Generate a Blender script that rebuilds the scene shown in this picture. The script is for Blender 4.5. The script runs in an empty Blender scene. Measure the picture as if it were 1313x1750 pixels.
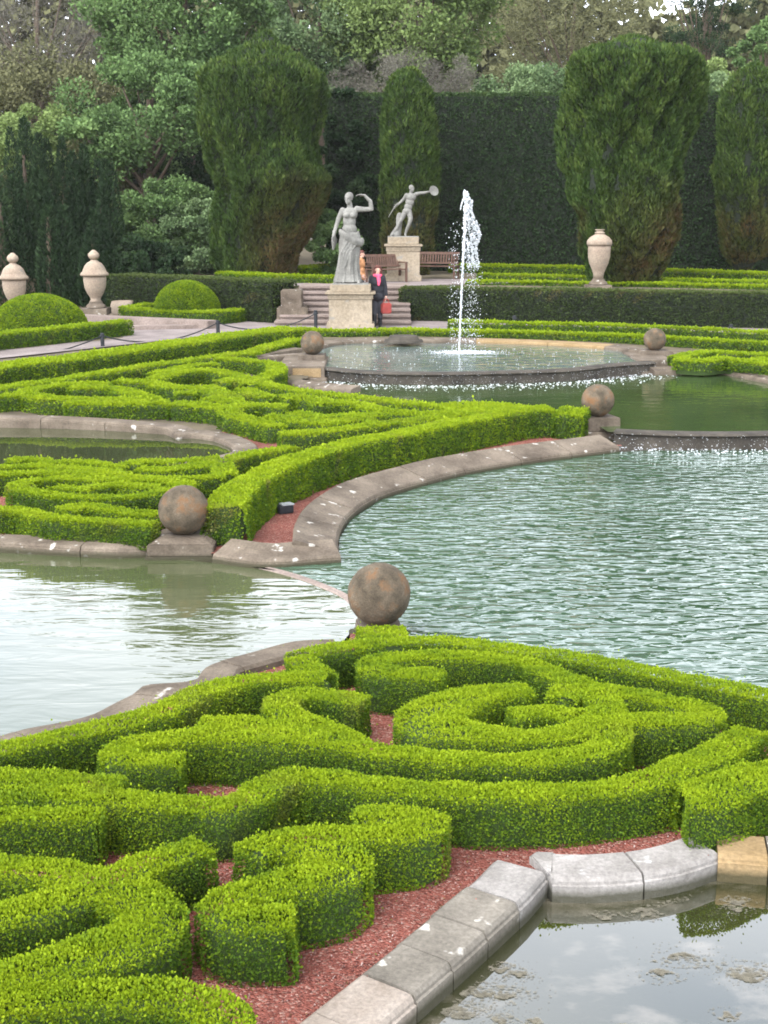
import bpy, bmesh, math, random
import numpy as np
from mathutils import Vector, Matrix
R = math.radians
random.seed(7); rng = np.random.default_rng(7)
SC = bpy.context.scene; COL = SC.collection

# ---------------------------------------------------------------- camera, sky, sun, exposure
FPX, CX, CY, YH, HC = 2300.0, 656.5, 875.0, 362.0, 3.65
PITCH = math.atan((CY - YH) / FPX)
cam = bpy.data.objects.new('camera', bpy.data.cameras.new('camera')); COL.objects.link(cam)
cam.location = (0, 0, HC); cam.rotation_euler = (math.pi / 2 - PITCH, 0, 0)
cam.data.sensor_fit = 'VERTICAL'; cam.data.sensor_height = 36.0; cam.data.lens = 36.0 * FPX / 1750.0
cam.data.clip_start = 0.1; cam.data.clip_end = 12000
SC.camera = cam
SKYLOW, SKYMID, SKYTOP = 6.0, 5.2, 1.5
SUN_EL, SUN_AZ = 58.0, 215.0          # soft light from behind the camera, a little to the left
w = bpy.data.worlds.new("World"); SC.world = w; w.use_nodes = True
nt = w.node_tree; nt.nodes.clear()
sky = nt.nodes.new('ShaderNodeTexSky'); sky.sky_type = 'NISHITA'; sky.sun_disc = False
sky.sun_elevation = R(SUN_EL); sky.sun_rotation = R(SUN_AZ); sky.air_density = 1.0; sky.dust_density = 5.0; sky.ozone_density = 1.0
hsv = nt.nodes.new('ShaderNodeHueSaturation'); hsv.inputs['Saturation'].default_value = 0.12; hsv.inputs['Value'].default_value = 1.0
tcw = nt.nodes.new('ShaderNodeTexCoord'); nz = nt.nodes.new('ShaderNodeTexNoise'); nz.inputs['Scale'].default_value = 2.2; nz.inputs['Detail'].default_value = 5
mpw = nt.nodes.new('ShaderNodeMapping'); mpw.inputs['Scale'].default_value = (1, 1, 2.5)
crw = nt.nodes.new('ShaderNodeValToRGB'); crw.color_ramp.elements[0].position = .38; crw.color_ramp.elements[1].position = .66
crw.color_ramp.elements[0].color = (.84, .89, .97, 1); crw.color_ramp.elements[1].color = (1.14, 1.13, 1.12, 1)
mxw = nt.nodes.new('ShaderNodeMix'); mxw.data_type = 'RGBA'; mxw.blend_type = 'MULTIPLY'; mxw.inputs[0].default_value = 1.0
bg = nt.nodes.new('ShaderNodeBackground'); bg.inputs['Strength'].default_value = 0.15
ow = nt.nodes.new('ShaderNodeOutputWorld')
nt.links.new(tcw.outputs['Generated'], mpw.inputs[0]); nt.links.new(mpw.outputs[0], nz.inputs['Vector']); nt.links.new(nz.outputs[0], crw.inputs[0])
nt.links.new(sky.outputs[0], hsv.inputs['Color']); nt.links.new(hsv.outputs[0], mxw.inputs[6]); nt.links.new(crw.outputs[0], mxw.inputs[7])
spx = nt.nodes.new('ShaderNodeSeparateXYZ'); crz = nt.nodes.new('ShaderNodeValToRGB'); e_ = crz.color_ramp.elements   # sky shaped by height: low band boosted for pool reflections, dimmer overhead
e_[0].position = 0.0; e_[0].color = (SKYLOW, SKYLOW, SKYLOW, 1); e_[1].position = .75; e_[1].color = (SKYTOP, SKYTOP, SKYTOP, 1); q_ = e_.new(.42); q_.color = (SKYMID * .94, SKYMID * .975, SKYMID * 1.04, 1)
nt.links.new(tcw.outputs['Generated'], spx.inputs[0]); nt.links.new(spx.outputs[2], crz.inputs[0])
mxz = nt.nodes.new('ShaderNodeMix'); mxz.data_type = 'RGBA'; mxz.blend_type = 'MULTIPLY'; mxz.inputs[0].default_value = 1.0
nt.links.new(mxw.outputs[2], mxz.inputs[6]); nt.links.new(crz.outputs[0], mxz.inputs[7]); nt.links.new(mxz.outputs[2], bg.inputs[0]); nt.links.new(bg.outputs[0], ow.inputs[0])
sl = bpy.data.lights.new('sun', 'SUN'); sl.energy = 0.8; sl.angle = R(25); sl.color = (1, .97, .92)
so = bpy.data.objects.new('sun', sl); COL.objects.link(so)
az = R(SUN_AZ); sd = Vector((math.sin(az) * math.cos(R(SUN_EL)), math.cos(az) * math.cos(R(SUN_EL)), math.sin(R(SUN_EL))))
so.rotation_euler = sd.to_track_quat('Z', 'Y').to_euler(); so.location = (0, -10, 30)
vs = SC.view_settings; vs.view_transform = 'Standard'; vs.look = 'None'; vs.gamma = 1; vs.exposure = 0.52
SC.cycles.filter_width = 1.8; SC.cycles.max_bounces = 6; SC.cycles.diffuse_bounces = 3; SC.cycles.glossy_bounces = 3; SC.cycles.transmission_bounces = 4
SC.cycles.transparent_max_bounces = 6; SC.cycles.caustics_reflective = False; SC.cycles.caustics_refractive = False

# ---------------------------------------------------------------- measuring: photograph pixel -> point of the place
cp, sp = math.cos(PITCH), math.sin(PITCH)
def g(Y):                              # the garden rises gently towards the terrace
    return float(np.interp(Y, [0, 21.7, 24, 29, 35, 60], [0, 0, .17, .28, .45, .45]))
def gv(Y): return np.interp(Y, [0, 21.7, 24, 29, 35, 60], [0, 0, .17, .28, .45, .45])
def ray(px, py):
    a, b = px - CX, CY - py
    return Vector((a, FPX * cp + b * sp, -FPX * sp + b * cp))
def PZ(px, py, z):
    d = ray(px, py); t = (z - HC) / d.z
    return Vector((d.x * t, d.y * t, z))
def P(px, py, off=0.0):
    z = off
    for _ in range(25):
        q = PZ(px, py, z); z = .5 * z + .5 * (g(q.y) + off)
    return PZ(px, py, z)
def PD(px, py, Y):                     # at ground distance Y
    d = ray(px, py); t = Y / d.y
    return Vector((d.x * t, Y, HC + d.z * t))

# ---------------------------------------------------------------- materials
MATS = {}
def mat(name):
    m = bpy.data.materials.new(name); m.use_nodes = True
    b = m.node_tree.nodes['Principled BSDF']; MATS[name] = m
    return m, m.node_tree, b
def N(t, typ, **kw):
    n = t.nodes.new(typ)
    for k, v in kw.items():
        if k in n.inputs.keys(): n.inputs[k].default_value = v
        else: setattr(n, k, v)
    return n
def ramp(t, stops):
    n = t.nodes.new('ShaderNodeValToRGB'); e = n.color_ramp.elements
    e[0].position, e[0].color = stops[0][0], (*stops[0][1], 1); e[1].position, e[1].color = stops[-1][0], (*stops[-1][1], 1)
    for p, c in stops[1:-1]:
        q = e.new(p); q.color = (*c, 1)
    return n
def leafmat(name, stops, brown=None, rough=.55, trans=.0):
    m, t, b = mat(name)
    a = N(t, 'ShaderNodeAttribute'); a.attribute_name = 'tint'
    r = ramp(t, stops); t.links.new(a.outputs['Fac'], r.inputs[0]); out = r.outputs[0]
    if brown:
        a2 = N(t, 'ShaderNodeAttribute'); a2.attribute_name = 'brown'
        mx = N(t, 'ShaderNodeMix'); mx.data_type = 'RGBA'; t.links.new(a2.outputs['Fac'], mx.inputs[0]); t.links.new(out, mx.inputs[6]); mx.inputs[7].default_value = (*brown, 1); out = mx.outputs[2]
    t.links.new(out, b.inputs['Base Color']); b.inputs['Roughness'].default_value = rough + .1; b.inputs['Specular IOR Level'].default_value = .08
    if trans > 0:
        tr = N(t, 'ShaderNodeBsdfTranslucent'); t.links.new(out, tr.inputs[0]); ms = N(t, 'ShaderNodeMixShader'); ms.inputs[0].default_value = trans
        o = t.nodes['Material Output']; t.links.new(b.outputs[0], ms.inputs[1]); t.links.new(tr.outputs[0], ms.inputs[2]); t.links.new(ms.outputs[0], o.inputs[0])
    return m
def stonemat(name, c1, c2, lichen=(.55, .53, .48), lamt=.5, rust=None, scale=6.0, rough=.85, bump=.35, wet_shade=False):
    m, t, b = mat(name)
    tc = N(t, 'ShaderNodeTexCoord')
    n1 = N(t, 'ShaderNodeTexNoise', Scale=scale * .35, Detail=6, Roughness=.65); n2 = N(t, 'ShaderNodeTexNoise', Scale=scale * 7, Detail=4, Roughness=.7)
    r1 = ramp(t, [(.32, c1), (.68, c2)])
    mx = N(t, 'ShaderNodeMix'); mx.data_type = 'RGBA'; mx.blend_type = 'OVERLAY'; mx.inputs[0].default_value = .65
    for n in (n1, n2): t.links.new(tc.outputs['Object'], n.inputs['Vector'])
    t.links.new(n1.outputs[0], r1.inputs[0]); t.links.new(r1.outputs[0], mx.inputs[6]); t.links.new(n2.outputs[0], mx.inputs[7]); out = mx.outputs[2]
    if rust:
        n3 = N(t, 'ShaderNodeTexNoise', Scale=scale * .6, Detail=5, Roughness=.7); t.links.new(tc.outputs['Object'], n3.inputs['Vector'])
        r3 = ramp(t, [(.5, (0, 0, 0)), (.68, (1, 1, 1))]); t.links.new(n3.outputs[0], r3.inputs[0])
        m3 = N(t, 'ShaderNodeMix'); m3.data_type = 'RGBA'; t.links.new(r3.outputs[0], m3.inputs[0]); t.links.new(out, m3.inputs[6]); m3.inputs[7].default_value = (*rust, 1); out = m3.outputs[2]
    if lamt > 0:                       # pale lichen blotches
        v = N(t, 'ShaderNodeTexNoise', Scale=scale * 1.3, Detail=3, Roughness=.5); t.links.new(tc.outputs['Object'], v.inputs['Vector'])
        r2 = ramp(t, [(.66 - .06 * lamt, (0, 0, 0)), (.72 - .06 * lamt, (1, 1, 1))]); t.links.new(v.outputs[0], r2.inputs[0])
        m2 = N(t, 'ShaderNodeMix'); m2.data_type = 'RGBA'; t.links.new(r2.outputs[0], m2.inputs[0]); t.links.new(out, m2.inputs[6]); m2.inputs[7].default_value = (*lichen, 1); out = m2.outputs[2]
    if wet_shade:                            # slimy tide line over the water, its dark also painting the lip's shade
        ge = N(t, 'ShaderNodeNewGeometry'); sx = N(t, 'ShaderNodeSeparateXYZ'); t.links.new(ge.outputs['Position'], sx.inputs[0]); ma = N(t, 'ShaderNodeMath'); ma.operation = 'MULTIPLY_ADD'; t.links.new(n1.outputs[0], ma.inputs[0]); ma.inputs[1].default_value = -.09; t.links.new(sx.outputs[2], ma.inputs[2])
        rw = ramp(t, [(.0, (.85, .85, .85)), (.5, (.85, .85, .85)), (1, (0, 0, 0))]); mr = N(t, 'ShaderNodeMapRange'); mr.inputs[1].default_value = -.16; mr.inputs[2].default_value = -.055; t.links.new(ma.outputs[0], mr.inputs[0]); t.links.new(mr.outputs[0], rw.inputs[0])
        mw = N(t, 'ShaderNodeMix'); mw.data_type = 'RGBA'; t.links.new(rw.outputs[0], mw.inputs[0]); t.links.new(out, mw.inputs[6]); mw.inputs[7].default_value = (.035, .034, .016, 1); out = mw.outputs[2]
    t.links.new(out, b.inputs['Base Color']); b.inputs['Roughness'].default_value = rough; b.inputs['Specular IOR Level'].default_value = .2
    bp = N(t, 'ShaderNodeBump', Strength=bump, Distance=.02); t.links.new(n2.outputs[0], bp.inputs['Height']); t.links.new(bp.outputs[0], b.inputs['Normal'])
    return m
def watermat(name, deep, shallow, wave, strength, algae=None, rough=.015, ior=1.4, stretch=1.0, det=3):
    m, t, b = mat(name)
    tc = N(t, 'ShaderNodeTexCoord'); mp = N(t, 'ShaderNodeMapping'); mp.inputs['Scale'].default_value = (1, stretch, 1); t.links.new(tc.outputs['Object'], mp.inputs[0])
    n0 = N(t, 'ShaderNodeTexNoise', Scale=.5, Detail=2); t.links.new(tc.outputs['Object'], n0.inputs['Vector'])
    r = ramp(t, [(.35, deep), (.65, shallow)]); t.links.new(n0.outputs[0], r.inputs[0]); out = r.outputs[0]
    n1 = N(t, 'ShaderNodeTexNoise', Scale=wave, Detail=det, Roughness=.5, Distortion=.4); t.links.new(mp.outputs[0], n1.inputs['Vector'])
    bp = N(t, 'ShaderNodeBump', Strength=strength, Distance=.1); t.links.new(n1.outputs[0], bp.inputs['Height']); t.links.new(bp.outputs[0], b.inputs['Normal'])
    b.inputs['Roughness'].default_value = rough; b.inputs['IOR'].default_value = ior
    if algae:
        n2 = N(t, 'ShaderNodeTexNoise', Scale=1.9, Detail=7, Roughness=.62); mp2 = N(t, 'ShaderNodeMapping'); mp2.inputs['Scale'].default_value = (1, 1.5, 1)
        t.links.new(tc.outputs['Object'], mp2.inputs[0]); t.links.new(mp2.outputs[0], n2.inputs['Vector'])
        r2 = ramp(t, [(.51, (0, 0, 0)), (.63, (.85, .85, .85))]); t.links.new(n2.outputs[0], r2.inputs[0])
        mx = N(t, 'ShaderNodeMix'); mx.data_type = 'RGBA'; t.links.new(r2.outputs[0], mx.inputs[0]); t.links.new(out, mx.inputs[6]); mx.inputs[7].default_value = (*algae, 1); out = mx.outputs[2]
    t.links.new(out, b.inputs['Base Color'])
    return m
def plain(name, c, rough=.7, metal=0, var=.25, scale=8):
    m, t, b = mat(name); tc = N(t, 'ShaderNodeTexCoord'); n = N(t, 'ShaderNodeTexNoise', Scale=scale, Detail=4)
    t.links.new(tc.outputs['Object'], n.inputs['Vector'])
    r = ramp(t, [(.3, tuple(v * (1 - var) for v in c)), (.7, tuple(min(1, v * (1 + var)) for v in c))]); t.links.new(n.outputs[0], r.inputs[0]); t.links.new(r.outputs[0], b.inputs['Base Color'])
    b.inputs['Roughness'].default_value = rough; b.inputs['Metallic'].default_value = metal; b.inputs['Specular IOR Level'].default_value = .3
    return m

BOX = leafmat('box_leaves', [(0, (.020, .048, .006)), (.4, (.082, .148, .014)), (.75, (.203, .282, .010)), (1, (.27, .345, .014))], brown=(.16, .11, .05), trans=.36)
BOXIN = plain('box_twigs', (.030, .052, .010), .9, var=.4, scale=60)
DARKHEDGE = leafmat('dark_yew_leaves', [(0, (.012, .026, .010)), (.6, (.03, .055, .018)), (1, (.07, .105, .03))], brown=(.10, .075, .035), trans=.05)
OLIVEHEDGE = leafmat('olive_yew_leaves', [(0, (.018, .030, .010)), (.6, (.042, .060, .016)), (1, (.085, .105, .03))], brown=(.11, .08, .035), trans=.05)
DARKIN = plain('yew_twigs', (.010, .014, .007), .9)
CYP = leafmat('cypress_sprays', [(0, (.014, .030, .008)), (.5, (.038, .066, .014)), (1, (.090, .128, .026))], brown=(.105, .055, .026), trans=.08)
BARK = plain('bark', (.09, .065, .045), .9)
PALEBARK = plain('pale_bark', (.22, .16, .11), .9)

def gravelmat(name, cols, scale, bump=.6, big=.0):
    m, t, b = mat(name); tc = N(t, 'ShaderNodeTexCoord')
    v = N(t, 'ShaderNodeTexVoronoi', Scale=scale); t.links.new(tc.outputs['Object'], v.inputs['Vector'])
    r = ramp(t, [(i / (len(cols) - 1), c) for i, c in enumerate(cols)]); sep = N(t, 'ShaderNodeSeparateColor'); t.links.new(v.outputs['Color'], sep.inputs[0]); t.links.new(sep.outputs[0], r.inputs[0])
    n = N(t, 'ShaderNodeTexNoise', Scale=1.7, Detail=5); t.links.new(tc.outputs['Object'], n.inputs['Vector'])
    rr = ramp(t, [(.3, (.72, .70, .70)), (.7, (1.12, 1.1, 1.1))]); t.links.new(n.outputs[0], rr.inputs[0])
    mx = N(t, 'ShaderNodeMix'); mx.data_type = 'RGBA'; mx.blend_type = 'MULTIPLY'; mx.inputs[0].default_value = 1; t.links.new(r.outputs[0], mx.inputs[6]); t.links.new(rr.outputs[0], mx.inputs[7])
    t.links.new(mx.outputs[2], b.inputs['Base Color']); b.inputs['Roughness'].default_value = .9; b.inputs['Specular IOR Level'].default_value = .15
    bp = N(t, 'ShaderNodeBump', Strength=bump, Distance=.02); t.links.new(v.outputs['Distance'], bp.inputs['Height']); bp.invert = True; t.links.new(bp.outputs[0], b.inputs['Normal'])
    return m
GRAVEL = gravelmat('red_gravel', [(.125, .040, .030), (.245, .078, .056), (.31, .112, .085), (.18, .058, .042), (.42, .25, .20)], 75, .9)
PATHM = gravelmat('path_gravel', [(.20, .165, .15), (.25, .215, .20), (.17, .145, .135)], 40, .3)
SOIL = plain('soil', (.10, .08, .05), .95, var=.4, scale=2)
GRASS = plain('grass_ground', (.05, .08, .02), .95, var=.4, scale=1)
STONE = stonemat('weathered_stone', (.064, .048, .034), (.185, .148, .110), (.42, .39, .34), .12, wet_shade=True, scale=5, bump=.6)
STONE_N = stonemat('grey_kerb_stone', (.095, .083, .066), (.235, .208, .170), (.42, .39, .34), .1, wet_shade=True)
STONE_D = stonemat('damp_stone', (.030, .026, .021), (.085, .072, .056), (.2, .19, .17), -.4)
STONE_W = stonemat('pale_new_stone', (.16, .145, .128), (.345, .32, .295), (.40, .385, .36), .1, wet_shade=True)
STONE_O = stonemat('ochre_stone', (.19, .125, .055), (.29, .205, .11), (.33, .27, .2), .0, wet_shade=True)
STONE_C = stonemat('cream_stone', (.20, .16, .125), (.33, .285, .24), (.33, .3, .27), .0, wet_shade=True)
STEPS = stonemat('pink_step_stone', (.15, .115, .095), (.26, .205, .175), (.3, .27, .25), .0, scale=3)
BALL = stonemat('ball_stone', (.042, .033, .021), (.170, .132, .090), (.28, .25, .20), -.05, rust=(.17, .085, .036), scale=9, bump=.9)
URN = stonemat('urn_stone', (.22, .165, .12), (.34, .275, .205), (.2, .18, .15), .1, scale=3)
PED = stonemat('pedestal_stone', (.21, .165, .11), (.32, .265, .195), (.22, .2, .17), .3, scale=2)
STAT = stonemat('statue_lead', (.115, .110, .097), (.245, .235, .208), (.3, .29, .26), .0, scale=3, bump=.1)
W_BIG = watermat('green_pool_water', (.030, .064, .032), (.056, .096, .060), 3.8, .38, ior=1.5, stretch=1.9, det=1.6)
W_LEFT = watermat('pale_pool_water', (.055, .066, .028), (.075, .082, .042), 1.5, .085, ior=1.58, stretch=2.6)
W_MID = watermat('olive_pool_water', (.030, .050, .016), (.045, .07, .022), 2.2, .10, ior=1.4, stretch=1.6)
W_BASIN = watermat('basin_water', (.085, .115, .098), (.135, .165, .15), 3.0, .35, ior=1.45)
W_POND = watermat('still_pond_water', (.028, .034, .014), (.045, .05, .022), .8, .02, ior=1.4)
W_NEAR = watermat('near_pond_water', (.020, .022, .007), (.03, .03, .012), .7, .010, algae=(.12, .105, .075), ior=2.5)
m, t, b = mat('white_water'); b.inputs['Base Color'].default_value = (.90, .93, .96, 1); b.inputs['Roughness'].default_value = .25; b.inputs['Transmission Weight'].default_value = .35; b.inputs['IOR'].default_value = 1.33; FOAM = m
tcf = N(t, 'ShaderNodeTexCoord'); nf = N(t, 'ShaderNodeTexNoise', Scale=14, Detail=3); rf = ramp(t, [(.3, (.60, .63, .65)), (.6, (.86, .88, .89))]); t.links.new(tcf.outputs['Object'], nf.inputs['Vector']); t.links.new(nf.outputs[0], rf.inputs[0]); t.links.new(rf.outputs[0], b.inputs['Base Color'])
BLACK = plain('black_iron', (.018, .02, .022), .5)
WOOD = plain('bench_wood', (.095, .052, .036), .75)
SKIN = plain('skin', (.55, .33, .25), .6, var=.1)
HAIR = plain('auburn_hair', (.10, .03, .02), .6)
COAT = plain('black_coat', (.018, .018, .022), .8)
TROUS = plain('charcoal_trousers', (.05, .05, .058), .85)
BOOT = plain('black_boots', (.012, .012, .013), .5)
SCARF = plain('pink_scarf', (.75, .09, .17), .8)
BAGM = plain('red_bag', (.30, .05, .04), .6)
TAN = plain('tan_jacket', (.42, .20, .09), .85)
LAMPG = plain('lamp_glass', (.30, .31, .31), .15)

# ---------------------------------------------------------------- object helpers
def tag(o, label=None, cat=None, group=None, kind=None):
    for k, v in (('label', label), ('category', cat), ('group', group), ('kind', kind)):
        if v: o[k] = v
    return o
def empty(name, loc, label, cat, group=None, rz=0):
    o = bpy.data.objects.new(name, None); COL.objects.link(o); o.location = loc; o.rotation_euler = (0, 0, rz); o.empty_display_size = .2
    return tag(o, label, cat, group)
def link(name, me, mats, parent=None, label=None, smooth=False):
    o = bpy.data.objects.new(name, me); COL.objects.link(o)
    for mm in (mats if isinstance(mats, (list, tuple)) else [mats]): me.materials.append(mm)
    if parent: o.parent = parent
    if label: o['label'] = label
    if smooth: me.polygons.foreach_set('use_smooth', [True] * len(me.polygons))
    return o
def obj(name, bm, mats, parent=None, label=None, smooth=False):
    me = bpy.data.meshes.new(name); bmesh.ops.recalc_face_normals(bm, faces=bm.faces); bm.to_mesh(me); bm.free()
    return link(name, me, mats, parent, label, smooth)
def raw_mesh(name, V, polys_n, idx, mat_idx=None, tint=None, brown=None):
    me = bpy.data.meshes.new(name); n = len(polys_n)
    me.vertices.add(len(V)); me.vertices.foreach_set('co', np.asarray(V, np.float32).ravel())
    me.loops.add(len(idx)); me.loops.foreach_set('vertex_index', np.asarray(idx, np.int32))
    me.polygons.add(n); st = np.concatenate([[0], np.cumsum(polys_n)[:-1]]).astype(np.int32)
    me.polygons.foreach_set('loop_start', st)
    if mat_idx is not None: me.polygons.foreach_set('material_index', np.asarray(mat_idx, np.int32))
    me.update(calc_edges=True)
    if tint is not None: me.attributes.new('tint', 'FLOAT', 'FACE').data.foreach_set('value', np.asarray(tint, np.float32))
    if brown is not None: me.attributes.new('brown', 'FLOAT', 'FACE').data.foreach_set('value', np.asarray(brown, np.float32))
    return me
def nrm(a): return a / np.maximum(np.linalg.norm(a, axis=1, keepdims=True), 1e-9)
def leafquads(p, n, s, wide=.32, jitter=.8, up=0.0):
    k = len(p); r = rng.normal(size=(k, 3))
    d = n + jitter * nrm(r); d[:, 2] += up; d = nrm(d)
    sd = nrm(np.cross(d, rng.normal(size=(k, 3)))); s = np.asarray(s).reshape(-1, 1) * np.ones((k, 1))
    V = np.stack([p - d * s * .25, p + d * s * .3 + sd * s * wide, p + d * s * .75, p + d * s * .3 - sd * s * wide], 1)
    return V.reshape(-1, 3)
def fnoise(p, f, seed=0):              # cheap smooth noise in about -1..1
    rs = np.random.default_rng(seed); o = np.zeros(len(p))
    for i in range(6):
        k = rs.normal(size=3) * f * (1 + .35 * i); o += np.sin(p @ k + rs.uniform(0, 6.3)) / (1 + .25 * i)
    return o / 2.6
def leaf_mesh(name, V, tint, brown, body=None):
    nq = len(V) // 4; bv, bf = body if body else (np.zeros((0, 3)), [])
    allV = np.concatenate([V, np.asarray(bv, float).reshape(-1, 3)]); idx = list(range(nq * 4)); 
    pn = [4] * nq + [len(f) for f in bf]; off = nq * 4
    for f in bf: idx.extend([i + off for i in f])
    mi = [0] * nq + [1] * len(bf)
    z = [0.2] * len(bf)
    return raw_mesh(name, allV, pn, idx, mi, np.concatenate([tint, z]) if bf else tint, np.concatenate([brown, np.zeros(len(bf))]) if bf else brown)
def smooth_line(pts, step):            # Catmull-Rom through 2D points, resampled
    p = np.array(pts, float)
    if len(p) == 2: q = np.linspace(p[0], p[1], 12)
    else:
        e = np.vstack([2 * p[0] - p[1], p, 2 * p[-1] - p[-2]]); q = []
        for i in range(1, len(e) - 2):
            a, b_, c, d = e[i - 1], e[i], e[i + 1], e[i + 2]
            for u in np.linspace(0, 1, 14, endpoint=False):
                q.append(.5 * (2 * b_ + (c - a) * u + (2 * a - 5 * b_ + 4 * c - d) * u * u + (3 * b_ - a - 3 * c + d) * u ** 3))
        q.append(p[-1]); q = np.array(q)
    L = np.concatenate([[0], np.cumsum(np.linalg.norm(np.diff(q, axis=0), axis=1))]); n = max(2, int(L[-1] / step) + 1)
    s = np.linspace(0, L[-1], n)
    return np.stack([np.interp(s, L, q[:, 0]), np.interp(s, L, q[:, 1])], 1), L[-1]
def dist_line(p, line):
    a, b_ = line[:-1], line[1:]; best = np.full(len(p), 1e9)
    for i in range(len(a)):
        ab = b_[i] - a[i]; t = np.clip(((p - a[i]) @ ab) / max(ab @ ab, 1e-9), 0, 1)
        best = np.minimum(best, np.linalg.norm(p - (a[i] + t[:, None] * ab), axis=1))
    return best
def in_poly(p, poly):
    x, y = p[:, 0], p[:, 1]; c = np.zeros(len(p), bool); n = len(poly)
    for i in range(n):
        x1, y1 = poly[i][0], poly[i][1]; x2, y2 = poly[i - 1][0], poly[i - 1][1]
        if y1 == y2: continue
        c ^= ((y1 > y) != (y2 > y)) & (x < (x2 - x1) * (y - y1) / (y2 - y1) + x1)
    return c

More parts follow.
